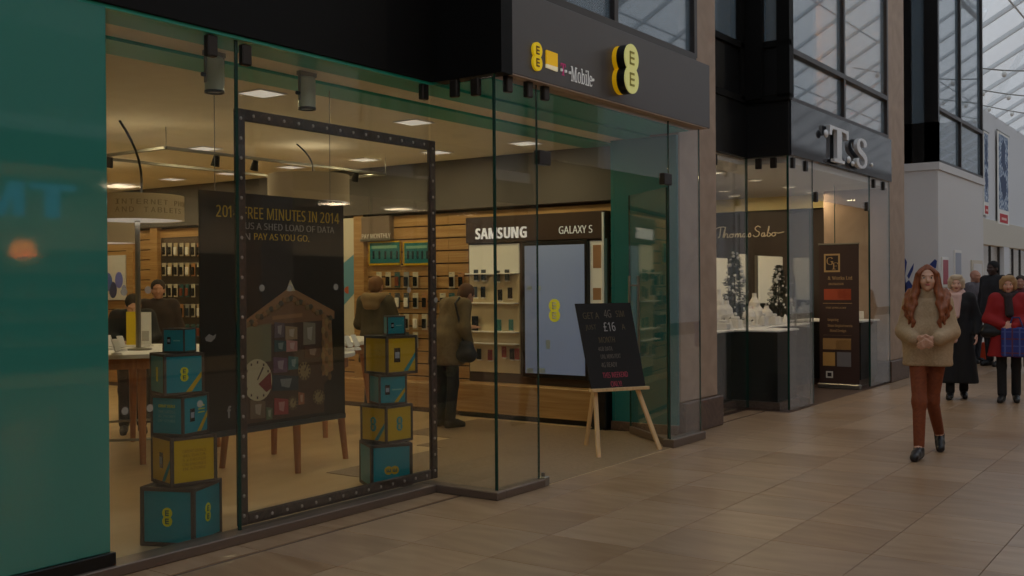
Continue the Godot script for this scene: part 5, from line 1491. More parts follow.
# ================================================================ chalkboard easel
func build_easel() -> void:
	var f0 := on_y(598.6, 458, 0)
	var f1 := on_y(660, 450, 0)
	var fb := on_y(586, 445.6, 0)
	var o := thing("chalkboard_easel", "pine easel with a black chalkboard of handwritten offers in the doorway", "easel", (f0 + f1 + fb) / 3)
	var dir := (f1 - f0).normalized()              # along the front, to the right as read
	var nrm := Vector3.UP.cross(dir) * -1.0
	if nrm.x < 0: nrm = -nrm
	var mid := (f0 + f1) / 2
	var lean := 0.30
	var top := mid - nrm * 0.36 + Vector3(0, 1.3, 0)
	var l0 := top - dir * 0.16
	var l1 := top + dir * 0.06
	put("leg", MB.new().bar(f0, f0.lerp(l0, 1.0), 0.045, 0.024, nrm, 0.004), k.pine, o)
	put("leg", MB.new().bar(f1, f1.lerp(l1, 1.0), 0.045, 0.024, nrm, 0.004), k.pine, o)
	put("rear_leg", MB.new().bar(fb, top, 0.045, 0.024, dir, 0.004), k.pine, o)
	# board: corners from the picture, on the leaning plane of the front legs
	var up := (top - mid).normalized()
	var pn := dir.cross(up).normalized()
	if pn.x < 0: pn = -pn
	var on := func(u: float, v: float) -> Vector3:
		var d := ray(u, v)
		var base := mid + pn * 0.04
		var t: float = (base - Vector3(0, CAM_H, 0)).dot(pn) / d.dot(pn)
		return Vector3(0, CAM_H, 0) + d * t
	var c := [on.call(574.5, 304), on.call(629.5, 303), on.call(645, 388), on.call(591, 391)]
	put("board", MB.new().slab(c, pn * 0.012), k.chalk_board, o)
	var lx: Vector3 = (c[2] - c[3]).normalized()
	put("ledge", MB.new().bar(c[3] - lx * 0.02 + pn * 0.02, c[2] + lx * 0.02 + pn * 0.02, 0.05, 0.03, Vector3.UP, 0.003), k.pine, o)
	var tx: Vector3 = ((c[1] - c[0]) + (c[2] - c[3])).normalized()
	var ty: Vector3 = pn.cross(tx).normalized()
	if ty.y < 0: ty = -ty
	var B := Basis(tx, ty, pn)
	var grey := mat(rgb(112, 104, 96), 0.8)
	var bright := mat(rgb(170, 166, 164), 0.8)
	var pink := mat(rgb(180, 70, 90), 0.8)
	var olive := mat(rgb(96, 84, 62), 0.8)
	for q in [["GET A", 590, 316, 0.19, 0.06, olive], ["4G", 606.5, 314, 0.085, 0.075, grey], ["SIM", 619, 314, 0.1, 0.06, olive], ["JUST", 590, 328, 0.13, 0.055, olive], ["£16", 608.5, 327, 0.14, 0.085, bright], ["A", 622.5, 327, 0.04, 0.055, olive], ["MONTH", 606, 340, 0.19, 0.055, olive], ["4GB DATA", 604.5, 349, 0.17, 0.04, grey], ["UNL MINS/TEXT", 610, 356.5, 0.24, 0.04, grey], ["4G READY", 608.5, 365, 0.19, 0.045, grey], ["THIS WEEKEND", 614.5, 375, 0.3, 0.05, pink], ["ONLY!", 615.5, 384, 0.13, 0.05, pink]]:
		text("chalk_writing", q[0], on.call(q[1], q[2]) + pn * 0.0125, B, q[3], q[4], q[5], o, 0.003)

# ================================================================ people
# a rounded surface from tapered bones and ellipsoids, joined smoothly and meshed as surface nets
# prims: [0, a, b, ra, rb] or [1, centre, radii, inverse basis]; cuts: prims taken away; lo: flat hem height; hi: flat top
func blend(mb: MB, prims: Array, cell: float, soft: float, cuts := [], lo := -1e9, hi := 1e9) -> void:
	var mn := Vector3.ONE * 1e9
	var mx := Vector3.ONE * -1e9
	for p in prims:
		if p[0] == 0:
			var ra: Vector3 = Vector3.ONE * p[3]
			var rb: Vector3 = Vector3.ONE * p[4]
			mn = mn.min((p[1] as Vector3) - ra).min((p[2] as Vector3) - rb)
			mx = mx.max((p[1] as Vector3) + ra).max((p[2] as Vector3) + rb)
		else:
			var r: float = maxf(p[2].x, maxf(p[2].y, p[2].z))
			mn = mn.min((p[1] as Vector3) - Vector3.ONE * r)
			mx = mx.max((p[1] as Vector3) + Vector3.ONE * r)
	mn.y = maxf(mn.y, lo)
	mx.y = minf(mx.y, hi)
	var pad := cell * 3.0
	mn -= Vector3.ONE * pad
	mx += Vector3.ONE * pad
	var bs := 5
	var nb := Vector3i(((mx - mn) / (cell * bs)).ceil())
	var nx := nb.x * bs
	var ny := nb.y * bs
	var nz := nb.z * bs
	var val := PackedFloat32Array()
	val.resize(nx * ny * nz)
	val.fill(1.0)
	var vid := PackedInt32Array()
	vid.resize(nx * ny * nz)
	vid.fill(-1)
	var live := []
	var br := cell * bs * 0.87
	for bz in nb.z:
		for by in nb.y:
			for bx in nb.x:
				var c := mn + Vector3(bx + 0.5, by + 0.5, bz + 0.5) * (cell * bs)
				var near := []
				var best := 1e9
				for p in prims:
					var d := dist(p, c)
					best = minf(best, d)
					if d < br + soft * 1.5 + cell * 2.0: near.append(p)
				if near.is_empty(): continue
				var deep := best < -(br + cell * 3.0 + soft) and cuts.is_empty() and c.y - lo > br * 1.3 and hi - c.y > br * 1.3
				live.append(Vector3i(bx, by, bz) * bs if not deep else Vector3i(-1, 0, 0))
				for kz in bs:
					for ky in bs:
						for kx in bs:
							var ix := bx * bs + kx + nx * (by * bs + ky + ny * (bz * bs + kz))
							if deep:
								val[ix] = -1.0
								continue
							var q := mn + Vector3(bx * bs + kx, by * bs + ky, bz * bs + kz) * cell
							var d := 1e9
							for p in near:
								var e := dist(p, q)
								var h := maxf(soft - absf(d - e), 0.0) / soft
								d = minf(d, e) - h * h * soft * 0.25
							for p in cuts: d = maxf(d, -dist(p, q))
							d = maxf(d, lo - q.y)
							d = maxf(d, q.y - hi)
							val[ix] = d
	var pts := PackedVector3Array()
	var off := [0, 1, nx, nx + 1, nx * ny, nx * ny + 1, nx * ny + nx, nx * ny + nx + 1]
	var cells := PackedInt32Array()
	for b: Vector3i in live:
		if b.x < 0: continue
		for kz in bs:
			if b.z + kz >= nz - 1: continue
			for ky in bs:
				if b.y + ky >= ny - 1: continue
				for kx in bs:
					if b.x + kx >= nx - 1: continue
					var ix := b.x + kx + nx * (b.y + ky + ny * (b.z + kz))
					var inside := 0
					for i in 8:
						if val[ix + off[i]] < 0.0: inside += 1
					if inside == 0 or inside == 8: continue
					var s := Vector3.ZERO
					var m := 0
					for e in EDGES:
						var v0 := val[ix + off[e[0]]]
						var v1 := val[ix + off[e[1]]]
						if (v0 < 0.0) != (v1 < 0.0):
							s += (CORNER[e[0]] as Vector3).lerp(CORNER[e[1]], v0 / (v0 - v1))
							m += 1
					vid[ix] = pts.size()
					pts.append(mn + (Vector3(b.x + kx, b.y + ky, b.z + kz) + s / m) * cell)
					cells.append(ix)
	var nor := PackedVector3Array()
	nor.resize(pts.size())
	var quads := []
	var dx := [1, nx, nx * ny]
	for ix in cells:
		for ax in 3:
			var v0 := val[ix]
			var v1 := val[ix + dx[ax]]
			if (v0 < 0.0) == (v1 < 0.0): continue
			var b: int = dx[(ax + 1) % 3]
			var c: int = dx[(ax + 2) % 3]
			if ix - b - c < 0: continue
			var a0 := vid[ix]
			var a1 := vid[ix - b]
			var a2 := vid[ix - b - c]
			var a3 := vid[ix - c]
			if a0 < 0 or a1 < 0 or a2 < 0 or a3 < 0: continue
			var qd := [a0, a1, a2, a3] if v0 < 0.0 else [a0, a3, a2, a1]
			var nn := (pts[qd[2]] - pts[qd[0]]).cross(pts[qd[3]] - pts[qd[1]])
			for i in qd: nor[i] += nn
			quads.append(qd)
	for i in nor.size(): nor[i] = nor[i].normalized()
	for q in quads:
		mb.quads(pts[q[0]], pts[q[1]], pts[q[2]], pts[q[3]], nor[q[0]], nor[q[1]], nor[q[2]], nor[q[3]])
const EDGES := [[0, 1], [2, 3], [4, 5], [6, 7], [0, 2], [1, 3], [4, 6], [5, 7], [0, 4], [1, 5], [2, 6], [3, 7]]
const CORNER := [Vector3(0, 0, 0), Vector3(1, 0, 0), Vector3(0, 1, 0), Vector3(1, 1, 0), Vector3(0, 0, 1), Vector3(1, 0, 1), Vector3(0, 1, 1), Vector3(1, 1, 1)]
func dist(p: Array, q: Vector3) -> float:
	if p[0] == 0:
		var a: Vector3 = p[1]
		var ab: Vector3 = p[2] - a
		var t := clampf((q - a).dot(ab) / maxf(ab.length_squared(), 1e-9), 0.0, 1.0)
		return (q - a - ab * t).length() - lerpf(p[3], p[4], t)
	var w: Vector3 = (p[3] as Basis) * (q - (p[1] as Vector3))
	var r: Vector3 = p[2]
	var k0 := (w / r).length()
	var k1 := (w / (r * r)).length()
	return -minf(r.x, minf(r.y, r.z)) if k1 < 1e-6 else k0 * (k0 - 1.0) / k1
func cap(a: Vector3, b: Vector3, ra: float, rb: float) -> Array: return [0, a, b, ra, rb]
func ell(c: Vector3, r: Vector3, B := Basis.IDENTITY) -> Array: return [1, c, r, B.inverse()]

func joints(over := {}) -> Dictionary:
	var j := {pel = Vector3(0, 0.95, 0), waist = Vector3(0, 1.1, 0.01), chest = Vector3(0, 1.28, 0), neck = Vector3(0, 1.45, -0.015), head = Vector3(0, 1.585, 0.02),
		sr = Vector3(-0.17, 1.395, -0.01), sl = Vector3(0.17, 1.395, -0.01), er = Vector3(-0.235, 1.12, -0.03), el = Vector3(0.235, 1.12, -0.03), wr = Vector3(-0.23, 0.88, 0.06), wl = Vector3(0.23, 0.88, 0.06),
		hr = Vector3(-0.09, 0.91, 0), hl = Vector3(0.09, 0.91, 0), kr = Vector3(-0.095, 0.49, 0.02), kl = Vector3(0.095, 0.49, 0.02), ar = Vector3(-0.095, 0.085, -0.03), al = Vector3(0.095, 0.085, -0.03), tr = Vector3(-0.11, 0.03, 0.13), tl = Vector3(0.11, 0.03, 0.13), turn = Basis.IDENTITY}
	for q in over: j[q] = over[q]
	return j
# five fingers, unequal and bent; along = from wrist to knuckles, out = back of the hand, side = towards the thumb
func hand(wrist: Vector3, along: Vector3, out: Vector3, side: Vector3, curl := 0.5) -> Array:
	var l := []
	var kn := wrist + along * 0.085
	for i in 4:
		var s := side * (0.027 - 0.018 * i)
		l.append(cap(wrist + s * 0.6 + along * 0.015, kn + s, 0.016, 0.0125))
		var ln: float = [0.068, 0.076, 0.071, 0.056][i]
		var p := kn + s
		var d := along
		for g in 3:
			d = (d - out * curl * [0.5, 1.0, 0.9][g]).normalized()
			var q: Vector3 = p + d * ln * [0.45, 0.32, 0.25][g]
			l.append(cap(p, q, 0.0098 - 0.001 * g, 0.009 - 0.001 * g))
			p = q
	var t0 := wrist + along * 0.025 + side * 0.025
	var t1 := t0 + (side * 0.8 + along * 0.75 - out * 0.3).normalized() * 0.04
	var t2 := t1 + (side * 0.25 + along - out * 0.5).normalized() * 0.032
	l.append(cap(t0, t1, 0.0135, 0.011))
	l.append(cap(t1, t2, 0.0105, 0.0085))
	return l
func head_prims(j: Dictionary) -> Array:
	var h: Vector3 = j.head
	var B: Basis = j.turn
	var l := [ell(h + B * Vector3(0, 0.025, -0.01), Vector3(0.073, 0.09, 0.092), B), ell(h + B * Vector3(0, -0.035, 0.022), Vector3(0.058, 0.075, 0.066), B), cap(h + B * Vector3(0, -0.088, 0.06), h + B * Vector3(0, -0.075, 0.055), 0.022, 0.025), cap(h + B * Vector3(0, 0.006, 0.086), h + B * Vector3(0, -0.03, 0.104), 0.008, 0.014)]
	for s in [-1.0, 1.0]:
		l.append(ell(h + B * Vector3(0.075 * s, -0.012, -0.005), Vector3(0.009, 0.03, 0.018), B))
		l.append(cap(h + B * Vector3(0.034 * s, -0.028, 0.06), h + B * Vector3(0.03 * s, -0.03, 0.06), 0.024, 0.024))
		l.append(cap(h + B * Vector3(0.012 * s, 0.024, 0.082), h + B * Vector3(0.045 * s, 0.024, 0.068), 0.008, 0.007))
	return l
# skin: one continuous figure, with finer grids for the head and each hand
func body(j: Dictionary, root: Node3D, skin: Material, hands: Array, bulk := 1.0, cell := 0.018) -> MeshInstance3D:
	var mb := MB.new()
	var b := bulk
	blend(mb, [cap(j.pel, j.waist, 0.1 * b, 0.09 * b), cap(j.waist, j.chest, 0.09 * b, 0.1 * b), cap(j.chest + Vector3(0, 0.08, 0), j.neck, 0.08, 0.052), cap(j.neck, j.head + Vector3(0, -0.04, -0.02), 0.052, 0.05),
		cap(j.sr, j.er, 0.05 * b, 0.038 * b), cap(j.er, j.wr, 0.037 * b, 0.026), cap(j.sl, j.el, 0.05 * b, 0.038 * b), cap(j.el, j.wl, 0.037 * b, 0.026), cap(j.sr, j.sl, 0.06, 0.06),
		cap(j.hr, j.kr, 0.075 * b, 0.05 * b), cap(j.kr, j.ar, 0.05 * b, 0.036), cap(j.ar, j.tr, 0.036, 0.026), cap(j.hl, j.kl, 0.075 * b, 0.05 * b), cap(j.kl, j.al, 0.05 * b, 0.036), cap(j.al, j.tl, 0.036, 0.026)], cell, 0.04)
	blend(mb, head_prims(j) + [cap(j.neck, j.head + Vector3(0, -0.05, -0.02), 0.05, 0.05)], 0.006, 0.02)
	for h in hands: blend(mb, h, 0.0055, 0.008)
	return put("body", mb, skin, root, true)
func face_bits(j: Dictionary, root: Node3D, lip: Color, brow: Color) -> void:
	var B: Basis = j.turn
	var h: Vector3 = j.head
	for s in [-1.0, 1.0]:
		var e := put("eye", MB.new().ball(h + B * Vector3(0.031 * s, 0.004, 0.077), Vector3(0.013, 0.0085, 0.008), 10, 6, B), mat(rgb(226, 220, 212), 0.3), root, true)
		put("iris", MB.new().ball(h + B * Vector3(0.031 * s, 0.004, 0.0835), Vector3(0.0065, 0.0075, 0.003), 8, 5, B), mat(rgb(50, 38, 30), 0.2), e, true)
		put("eyebrow", MB.new().ball(h + B * Vector3(0.032 * s, 0.026, 0.08), Vector3(0.02, 0.0045, 0.007), 8, 5, B), mat(brow, 0.8), root, true)
	put("lips", MB.new().ball(h + B * Vector3(0, -0.06, 0.086), Vector3(0.022, 0.008, 0.008), 10, 6, B), mat(lip, 0.5), root, true)
func sleeves(j: Dictionary, r: float, r2: float, cuff: float) -> Array:
	return [cap(j.sr, j.er, r, r2), cap(j.er, (j.er as Vector3).lerp(j.wr, 0.93), r2, cuff), cap(j.sl, j.el, r, r2), cap(j.el, (j.el as Vector3).lerp(j.wl, 0.93), r2, cuff)]
func torso(j: Dictionary, w := 1.0) -> Array:
	var l := [cap(j.sr + Vector3(0.03, -0.01, 0), j.sl + Vector3(-0.03, -0.01, 0), 0.075 * w, 0.075 * w), cap(j.chest + Vector3(0, 0.1, 0), j.neck + Vector3(0, 0.0, 0), 0.09 * w, 0.062)]
	for s in [-1.0, 1.0]:
		l.append(cap(j.chest + Vector3(0.075 * s, 0, 0.01), j.waist + Vector3(0.06 * s, 0, 0), 0.105 * w, 0.1 * w))
		l.append(cap(j.waist + Vector3(0.06 * s, 0, 0), j.pel + Vector3(0.07 * s, -0.02, 0), 0.1 * w, 0.112 * w))
	return l
func skirt(j: Dictionary, y: float, w: float, flare: float) -> Array:
	var l := []
	for s in [-1.0, 1.0]:
		l.append(cap(j.pel + Vector3(0.065 * s, 0.03, 0.015), Vector3(j.pel.x + (0.085 + flare) * s, y - 0.06, j.pel.z + 0.03), w, w + flare))
		l.append(cap(j.pel + Vector3(0.05 * s, 0.03, -0.03), Vector3(j.pel.x + (0.07 + flare) * s, y - 0.06, j.pel.z - 0.04), w, w + flare))
	return l
func trousers(j: Dictionary, r := 0.083, low := 0.05) -> Array:
	return [cap(j.hr + Vector3(0, 0.03, 0), j.kr, r, r * 0.72), cap(j.kr, (j.kr as Vector3).lerp(j.ar, 0.93), r * 0.72, low), cap(j.hl + Vector3(0, 0.03, 0), j.kl, r, r * 0.72), cap(j.kl, (j.kl as Vector3).lerp(j.al, 0.93), r * 0.72, low), cap(j.hr + Vector3(0.02, 0.05, -0.01), j.hl + Vector3(-0.02, 0.05, -0.01), 0.105, 0.105)]
func shoe(j: Dictionary, a: String, t: String, root: Node3D, m: Material) -> void:
	var mb := MB.new()
	var an: Vector3 = j[a]
	var to: Vector3 = j[t]
	var heel := an + Vector3(0, -0.045, -0.025)
	blend(mb, [cap(an + Vector3(0, 0.0, 0), heel, 0.044, 0.042), cap(heel, to, 0.04, 0.034), cap(an + Vector3(0, -0.01, 0.01), (an as Vector3).lerp(to, 0.55), 0.042, 0.036), cap((an as Vector3).lerp(to, 0.6), to, 0.042, 0.034)], 0.01, 0.02)
	put("shoe", mb, m, root, true)
	
func build_people() -> void:
	walker()
	coat_woman()
	red_woman()
	far_people()
	shoppers()

# young woman walking towards us
func walker() -> void:
	var at := Vector3(-2.325, 0, -9.80)
	var root := thing("person", "woman with long auburn hair in a beige rollneck jumper and rust trousers walking", "person", at, "", 0.16)
	var j := joints({hr = Vector3(-0.085, 0.91, 0.01), hl = Vector3(0.085, 0.91, -0.01), kr = Vector3(-0.06, 0.5, 0.17), ar = Vector3(-0.06, 0.09, 0.24), tr = Vector3(-0.085, 0.035, 0.40), kl = Vector3(0.03, 0.5, -0.03), al = Vector3(0.07, 0.15, -0.36), tl = Vector3(0.085, 0.035, -0.24),
		er = Vector3(-0.195, 1.12, 0.03), el = Vector3(0.195, 1.12, 0.03), wr = Vector3(-0.055, 1.07, 0.25), wl = Vector3(0.055, 1.07, 0.25), sr = Vector3(-0.15, 1.385, -0.01), sl = Vector3(0.15, 1.385, -0.01), turn = Basis(Vector3.UP, 0.12) * Basis(Vector3.RIGHT, -0.18)})
	var skin := mat(rgb(206, 158, 132), 0.55)
	body(j, root, skin, [hand(Vector3(-0.055, 1.075, 0.255), Vector3(0.62, -0.42, 0.66).normalized(), Vector3(-0.6, 0.25, 0.75).normalized(), Vector3(0.35, 0.9, 0.25).normalized(), 0.75), hand(Vector3(0.055, 1.065, 0.255), Vector3(-0.62, -0.42, 0.66).normalized(), Vector3(0.6, 0.25, 0.75).normalized(), Vector3(-0.35, 0.9, 0.25).normalized(), 0.75)])
	face_bits(j, root, rgb(176, 92, 86), rgb(120, 72, 44))
	var mb := MB.new()
	blend(mb, trousers(j, 0.083, 0.046), 0.012, 0.04)
	put("trousers", mb, grained(grain(rgb(138, 70, 36), rgb(112, 54, 27), 51, 0.05, Vector2(1, 1), 1.0), Vector3(3, 3, 3), 0.8), root, true)
	mb = MB.new()
	var l := torso(j, 1.0) + [cap(j.sr, j.er, 0.062, 0.07), cap(j.er, j.wr + Vector3(-0.05, 0, -0.03), 0.07, 0.06), cap(j.sl, j.el, 0.062, 0.07), cap(j.el, j.wl + Vector3(0.05, 0, -0.03), 0.07, 0.06)]
	for s in [-1.0, 1.0]:
		l.append(cap(j.waist + Vector3(0.075 * s, 0.05, 0.02), Vector3(0.095 * s, 0.78, 0.03), 0.11, 0.122))
		l.append(cap(j.er + Vector3(0.05, -0.02, 0) if s < 0 else j.el + Vector3(-0.05, -0.02, 0), Vector3(0.13 * s, 0.97, 0.02), 0.065, 0.07))
	blend(mb, l, 0.012, 0.045, [], 0.815)
	blend(mb, [cap(j.neck + Vector3(0, -0.03, 0.01), j.neck + Vector3(0, 0.045, 0.02), 0.085, 0.075)], 0.01, 0.02, [], -1e9, j.neck.y + 0.055)
	put("jumper", mb, grained(grain(rgb(190, 164, 132), rgb(168, 142, 110), 53, 0.06, Vector2(1, 1), 1.0), Vector3(3, 3, 3), 0.9), root, true)
	mb = MB.new()
	var B: Basis = j.turn
	var h: Vector3 = j.head
	var hr := [ell(h + B * Vector3(0, 0.035, -0.025), Vector3(0.096, 0.1, 0.105), B), ell(h + B * Vector3(0, -0.06, -0.07), Vector3(0.1, 0.14, 0.06), B)]
	for s in [-1.0, 1.0]:
		hr.append(cap(h + B * Vector3(0.078 * s, 0.04, 0.03), h + Vector3(0.098 * s, -0.1, 0.03), 0.028, 0.036))
		hr.append(cap(h + Vector3(0.092 * s, -0.1, 0.02), h + Vector3(0.11 * s, -0.2, 0.05), 0.034, 0.03))
		for w in 4:          # wavy locks falling over the shoulders
			var prev := h + Vector3((0.085 + 0.022 * w) * s, -0.1, 0.04 - 0.03 * w)
			for q in 6:
				var t := (q + 1) / 6.0
				var nx := h + Vector3((0.085 + 0.02 * w + 0.035 * sin(t * 2.2) + 0.014 * sin(t * 13.0 + w * 1.7)) * s, -0.1 - (0.33 - 0.035 * w) * t, 0.05 - 0.03 * w + 0.075 * minf(1.0, t * 2.0) + 0.008 * sin(t * 11.0 + w))
				hr.append(cap(prev, nx, 0.026 - 0.002 * q, 0.024 - 0.002 * q))
				prev = nx
		hr.append(cap(h + B * Vector3(0.01 * s, 0.115, 0.03), h + B * Vector3(0.075 * s, 0.05, 0.055), 0.02, 0.02))
	blend(mb, hr, 0.009, 0.02, [ell(h + B * Vector3(0, -0.02, 0.095), Vector3(0.07, 0.115, 0.085), B)])
	put("hair", mb, grained(grain(rgb(172, 98, 54), rgb(92, 44, 22), 57, 0.05, Vector2(4, 0.4), 2.0), Vector3(9, 1.5, 9), 0.55), root, true)
	for a in [["ar", "tr"], ["al", "tl"]]: shoe(j, a[0], a[1], root, mat(rgb(34, 32, 36), 0.4))

func grey_hair(j: Dictionary, root: Node3D, c: Color, puff := 1.0) -> void:
	var B: Basis = j.turn
	var h: Vector3 = j.head
	var mb := MB.new()
	var l := [ell(h + B * Vector3(0, 0.045, -0.02), Vector3(0.1, 0.088, 0.108) * puff, B), ell(h + B * Vector3(0, -0.02, -0.06), Vector3(0.095, 0.09, 0.07) * puff, B)]
	for s in [-1.0, 1.0]: l.append(cap(h + B * Vector3(0.08 * s, 0.05, 0.03), h + B * Vector3(0.085 * s, -0.04, -0.0), 0.032, 0.026))
	l.append(cap(h + B * Vector3(-0.05, 0.095, 0.06), h + B * Vector3(0.05, 0.1, 0.06), 0.03, 0.03))
	blend(mb, l, 0.01, 0.025, [ell(h + B * Vector3(0, -0.02, 0.1), Vector3(0.06, 0.085, 0.075), B)])
	put("hair", mb, mat(c, 0.8), root, true)

# older woman in a long black coat
func coat_woman() -> void:
	var at := on_y(957, 399, 0)
	var root := thing("person", "white-haired woman in a long black coat and pale pink scarf walking", "person", at, "", 0.2)
	root.scale = Vector3.ONE * 0.965
	var j := joints({kr = Vector3(-0.085, 0.49, 0.06), ar = Vector3(-0.085, 0.09, 0.06), tr = Vector3(-0.1, 0.03, 0.21), kl = Vector3(0.09, 0.49, -0.02), al = Vector3(0.085, 0.1, -0.14), tl = Vector3(0.1, 0.035, 0.0), el = Vector3(0.26, 1.1, -0.02), wl = Vector3(0.25, 0.9, 0.14), turn = Basis(Vector3.UP, 0.0)})
	body(j, root, mat(rgb(214, 168, 148), 0.55), [hand(Vector3(0.25, 0.9, 0.14), Vector3(0, -0.85, 0.4).normalized(), Vector3(1, 0, 0), Vector3(0, 0.3, 1).normalized(), 0.4), hand(j.wr, Vector3(0, -0.95, 0.2).normalized(), Vector3(-1, 0, 0), Vector3(0, 0.2, 1).normalized(), 0.3)])
	face_bits(j, root, rgb(170, 90, 84), rgb(150, 130, 116))
	var mb := MB.new()
	blend(mb, torso(j, 1.12) + sleeves(j, 0.072, 0.064, 0.052) + skirt(j, 0.26, 0.125, 0.035), 0.015, 0.05, [], 0.23)
	put("coat", mb, mat(rgb(24, 23, 25), 0.85), root, true)
	mb = MB.new()
	blend(mb, trousers(j, 0.08, 0.06), 0.016, 0.03)
	put("trousers", mb, mat(rgb(22, 22, 24), 0.85), root, true)
	mb = MB.new()
	blend(mb, [cap(Vector3(-0.07, 1.47, -0.02), Vector3(0, 1.42, 0.09), 0.045, 0.04), cap(Vector3(0.07, 1.47, -0.02), Vector3(0, 1.42, 0.09), 0.045, 0.04), cap(Vector3(-0.04, 1.42, 0.09), Vector3(-0.05, 1.15, 0.14), 0.045, 0.045), cap(Vector3(-0.05, 1.15, 0.14), Vector3(-0.035, 0.82, 0.15), 0.045, 0.05), cap(Vector3(0.03, 1.42, 0.09), Vector3(0.0, 1.15, 0.14), 0.04, 0.04)], 0.012, 0.02, [], 0.78)
	put("scarf", mb, mat(rgb(216, 178, 168), 0.9), root, true)
	grey_hair(j, root, rgb(206, 188, 164))
	for a in [["ar", "tr"], ["al", "tl"]]: shoe(j, a[0], a[1], root, mat(rgb(24, 22, 24), 0.4))

# woman in a red coat
func red_woman() -> void:
	var at := on_y(1009, 402, 0)
	var root := thing("person", "fair-haired woman in a red coat with a dark scarf and clasped hands", "person", at, "", 0.12)
	root.scale = Vector3.ONE * 0.955
	var j := joints({er = Vector3(-0.25, 1.12, 0.03), el = Vector3(0.25, 1.12, 0.03), wr = Vector3(-0.05, 1.05, 0.22), wl = Vector3(0.07, 1.03, 0.23), kr = Vector3(-0.085, 0.49, 0.05), ar = Vector3(-0.08, 0.09, 0.06), tr = Vector3(-0.1, 0.03, 0.21), kl = Vector3(0.09, 0.49, 0.0), al = Vector3(0.085, 0.09, -0.06), tl = Vector3(0.1, 0.03, 0.09)})
	body(j, root, mat(rgb(206, 154, 132), 0.55), [hand(Vector3(-0.05, 1.05, 0.22), Vector3(0.9, -0.1, 0.2).normalized(), Vector3(-0.1, 0.3, 0.9).normalized(), Vector3(0, 0.9, -0.2).normalized(), 0.5), hand(Vector3(0.07, 1.03, 0.23), Vector3(-0.9, 0.0, 0.15).normalized(), Vector3(0.1, 0.3, 0.9).normalized(), Vector3(0, 0.9, -0.2).normalized(), 0.5)])
	face_bits(j, root, rgb(164, 80, 76), rgb(150, 120, 90))
	var mb := MB.new()
	blend(mb, torso(j, 1.2) + sleeves(j, 0.08, 0.07, 0.055) + skirt(j, 0.62, 0.13, 0.03), 0.014, 0.05, [], 0.62)
	put("coat", mb, mat(rgb(150, 22, 26), 0.8), root, true)
	mb = MB.new()
	blend(mb, trousers(j, 0.085, 0.06), 0.015, 0.03)
	put("trousers", mb, mat(rgb(26, 25, 28), 0.85), root, true)
	mb = MB.new()
	blend(mb, [cap(Vector3(-0.08, 1.46, -0.02), Vector3(0, 1.43, 0.1), 0.05, 0.045), cap(Vector3(0.08, 1.46, -0.02), Vector3(0, 1.43, 0.1), 0.05, 0.045), cap(Vector3(0, 1.42, 0.11), Vector3(0.02, 1.2, 0.16), 0.05, 0.055)], 0.012, 0.02)
	put("scarf", mb, grained(grain(rgb(60, 44, 42), rgb(36, 32, 40), 61, 0.2, Vector2(1, 1), 2.0), Vector3(5, 5, 5), 0.9), root, true)
	grey_hair(j, root, rgb(176, 142, 102), 1.02)
	for a in [["ar", "tr"], ["al", "tl"]]: shoe(j, a[0], a[1], root, mat(rgb(28, 26, 28), 0.4))
	# blue checked carrier bag and black handbag held at her waist
	var bp := on_z(1017, 357, at.z + 0.2)
	var bag := thing("carrier_bag", "dark blue checked carrier bag hanging from the red-coated woman's arm", "bag", bp)
	put("bag_body", MB.new().box(bp + Vector3(0, 0.19, 0), Vector3(0.36, 0.38, 0.1), 0.02), mat(rgb(38, 52, 128), 0.5), bag)
	for i in 4:
		put("check_stripe", MB.new().box(bp + Vector3(-0.13 + 0.085 * i, 0.19, 0), Vector3(0.018, 0.36, 0.104)), mat(rgb(96, 50, 76) if i % 2 else rgb(80, 96, 160), 0.5), bag)
		put("check_stripe", MB.new().box(bp + Vector3(0, 0.05 + 0.09 * i, 0), Vector3(0.34, 0.018, 0.103)), mat(rgb(70, 84, 150) if i % 2 else rgb(92, 44, 70), 0.5), bag)
	put("handle", MB.new().tube([bp + Vector3(-0.09, 0.37, 0.03), bp + Vector3(-0.05, 0.5, 0.0), bp + Vector3(0.03, 0.5, 0.0), bp + Vector3(0.08, 0.37, 0.03)], 0.01, 6), mat(rgb(30, 40, 100), 0.5), bag)
	var hp := on_z(994, 338, at.z + 0.1)
	var hb := thing("handbag", "black leather handbag tucked under the red-coated woman's arm", "bag", hp)
	var hm := MB.new()
	blend(hm, [cap(Vector3(-0.11, 0.07, 0), Vector3(0.11, 0.07, 0), 0.065, 0.065), cap(Vector3(-0.09, 0.15, 0), Vector3(0.09, 0.15, 0), 0.045, 0.045)], 0.014, 0.04)
	put("bag_body", hm, mat(rgb(20, 20, 22), 0.4), hb, true)
	put("strap", MB.new().tube([Vector3(-0.1, 0.17, 0), Vector3(-0.04, 0.36, -0.04), Vector3(0.04, 0.36, -0.04), Vector3(0.1, 0.17, 0)], 0.012, 6), mat(rgb(20, 20, 22), 0.4), hb, true)

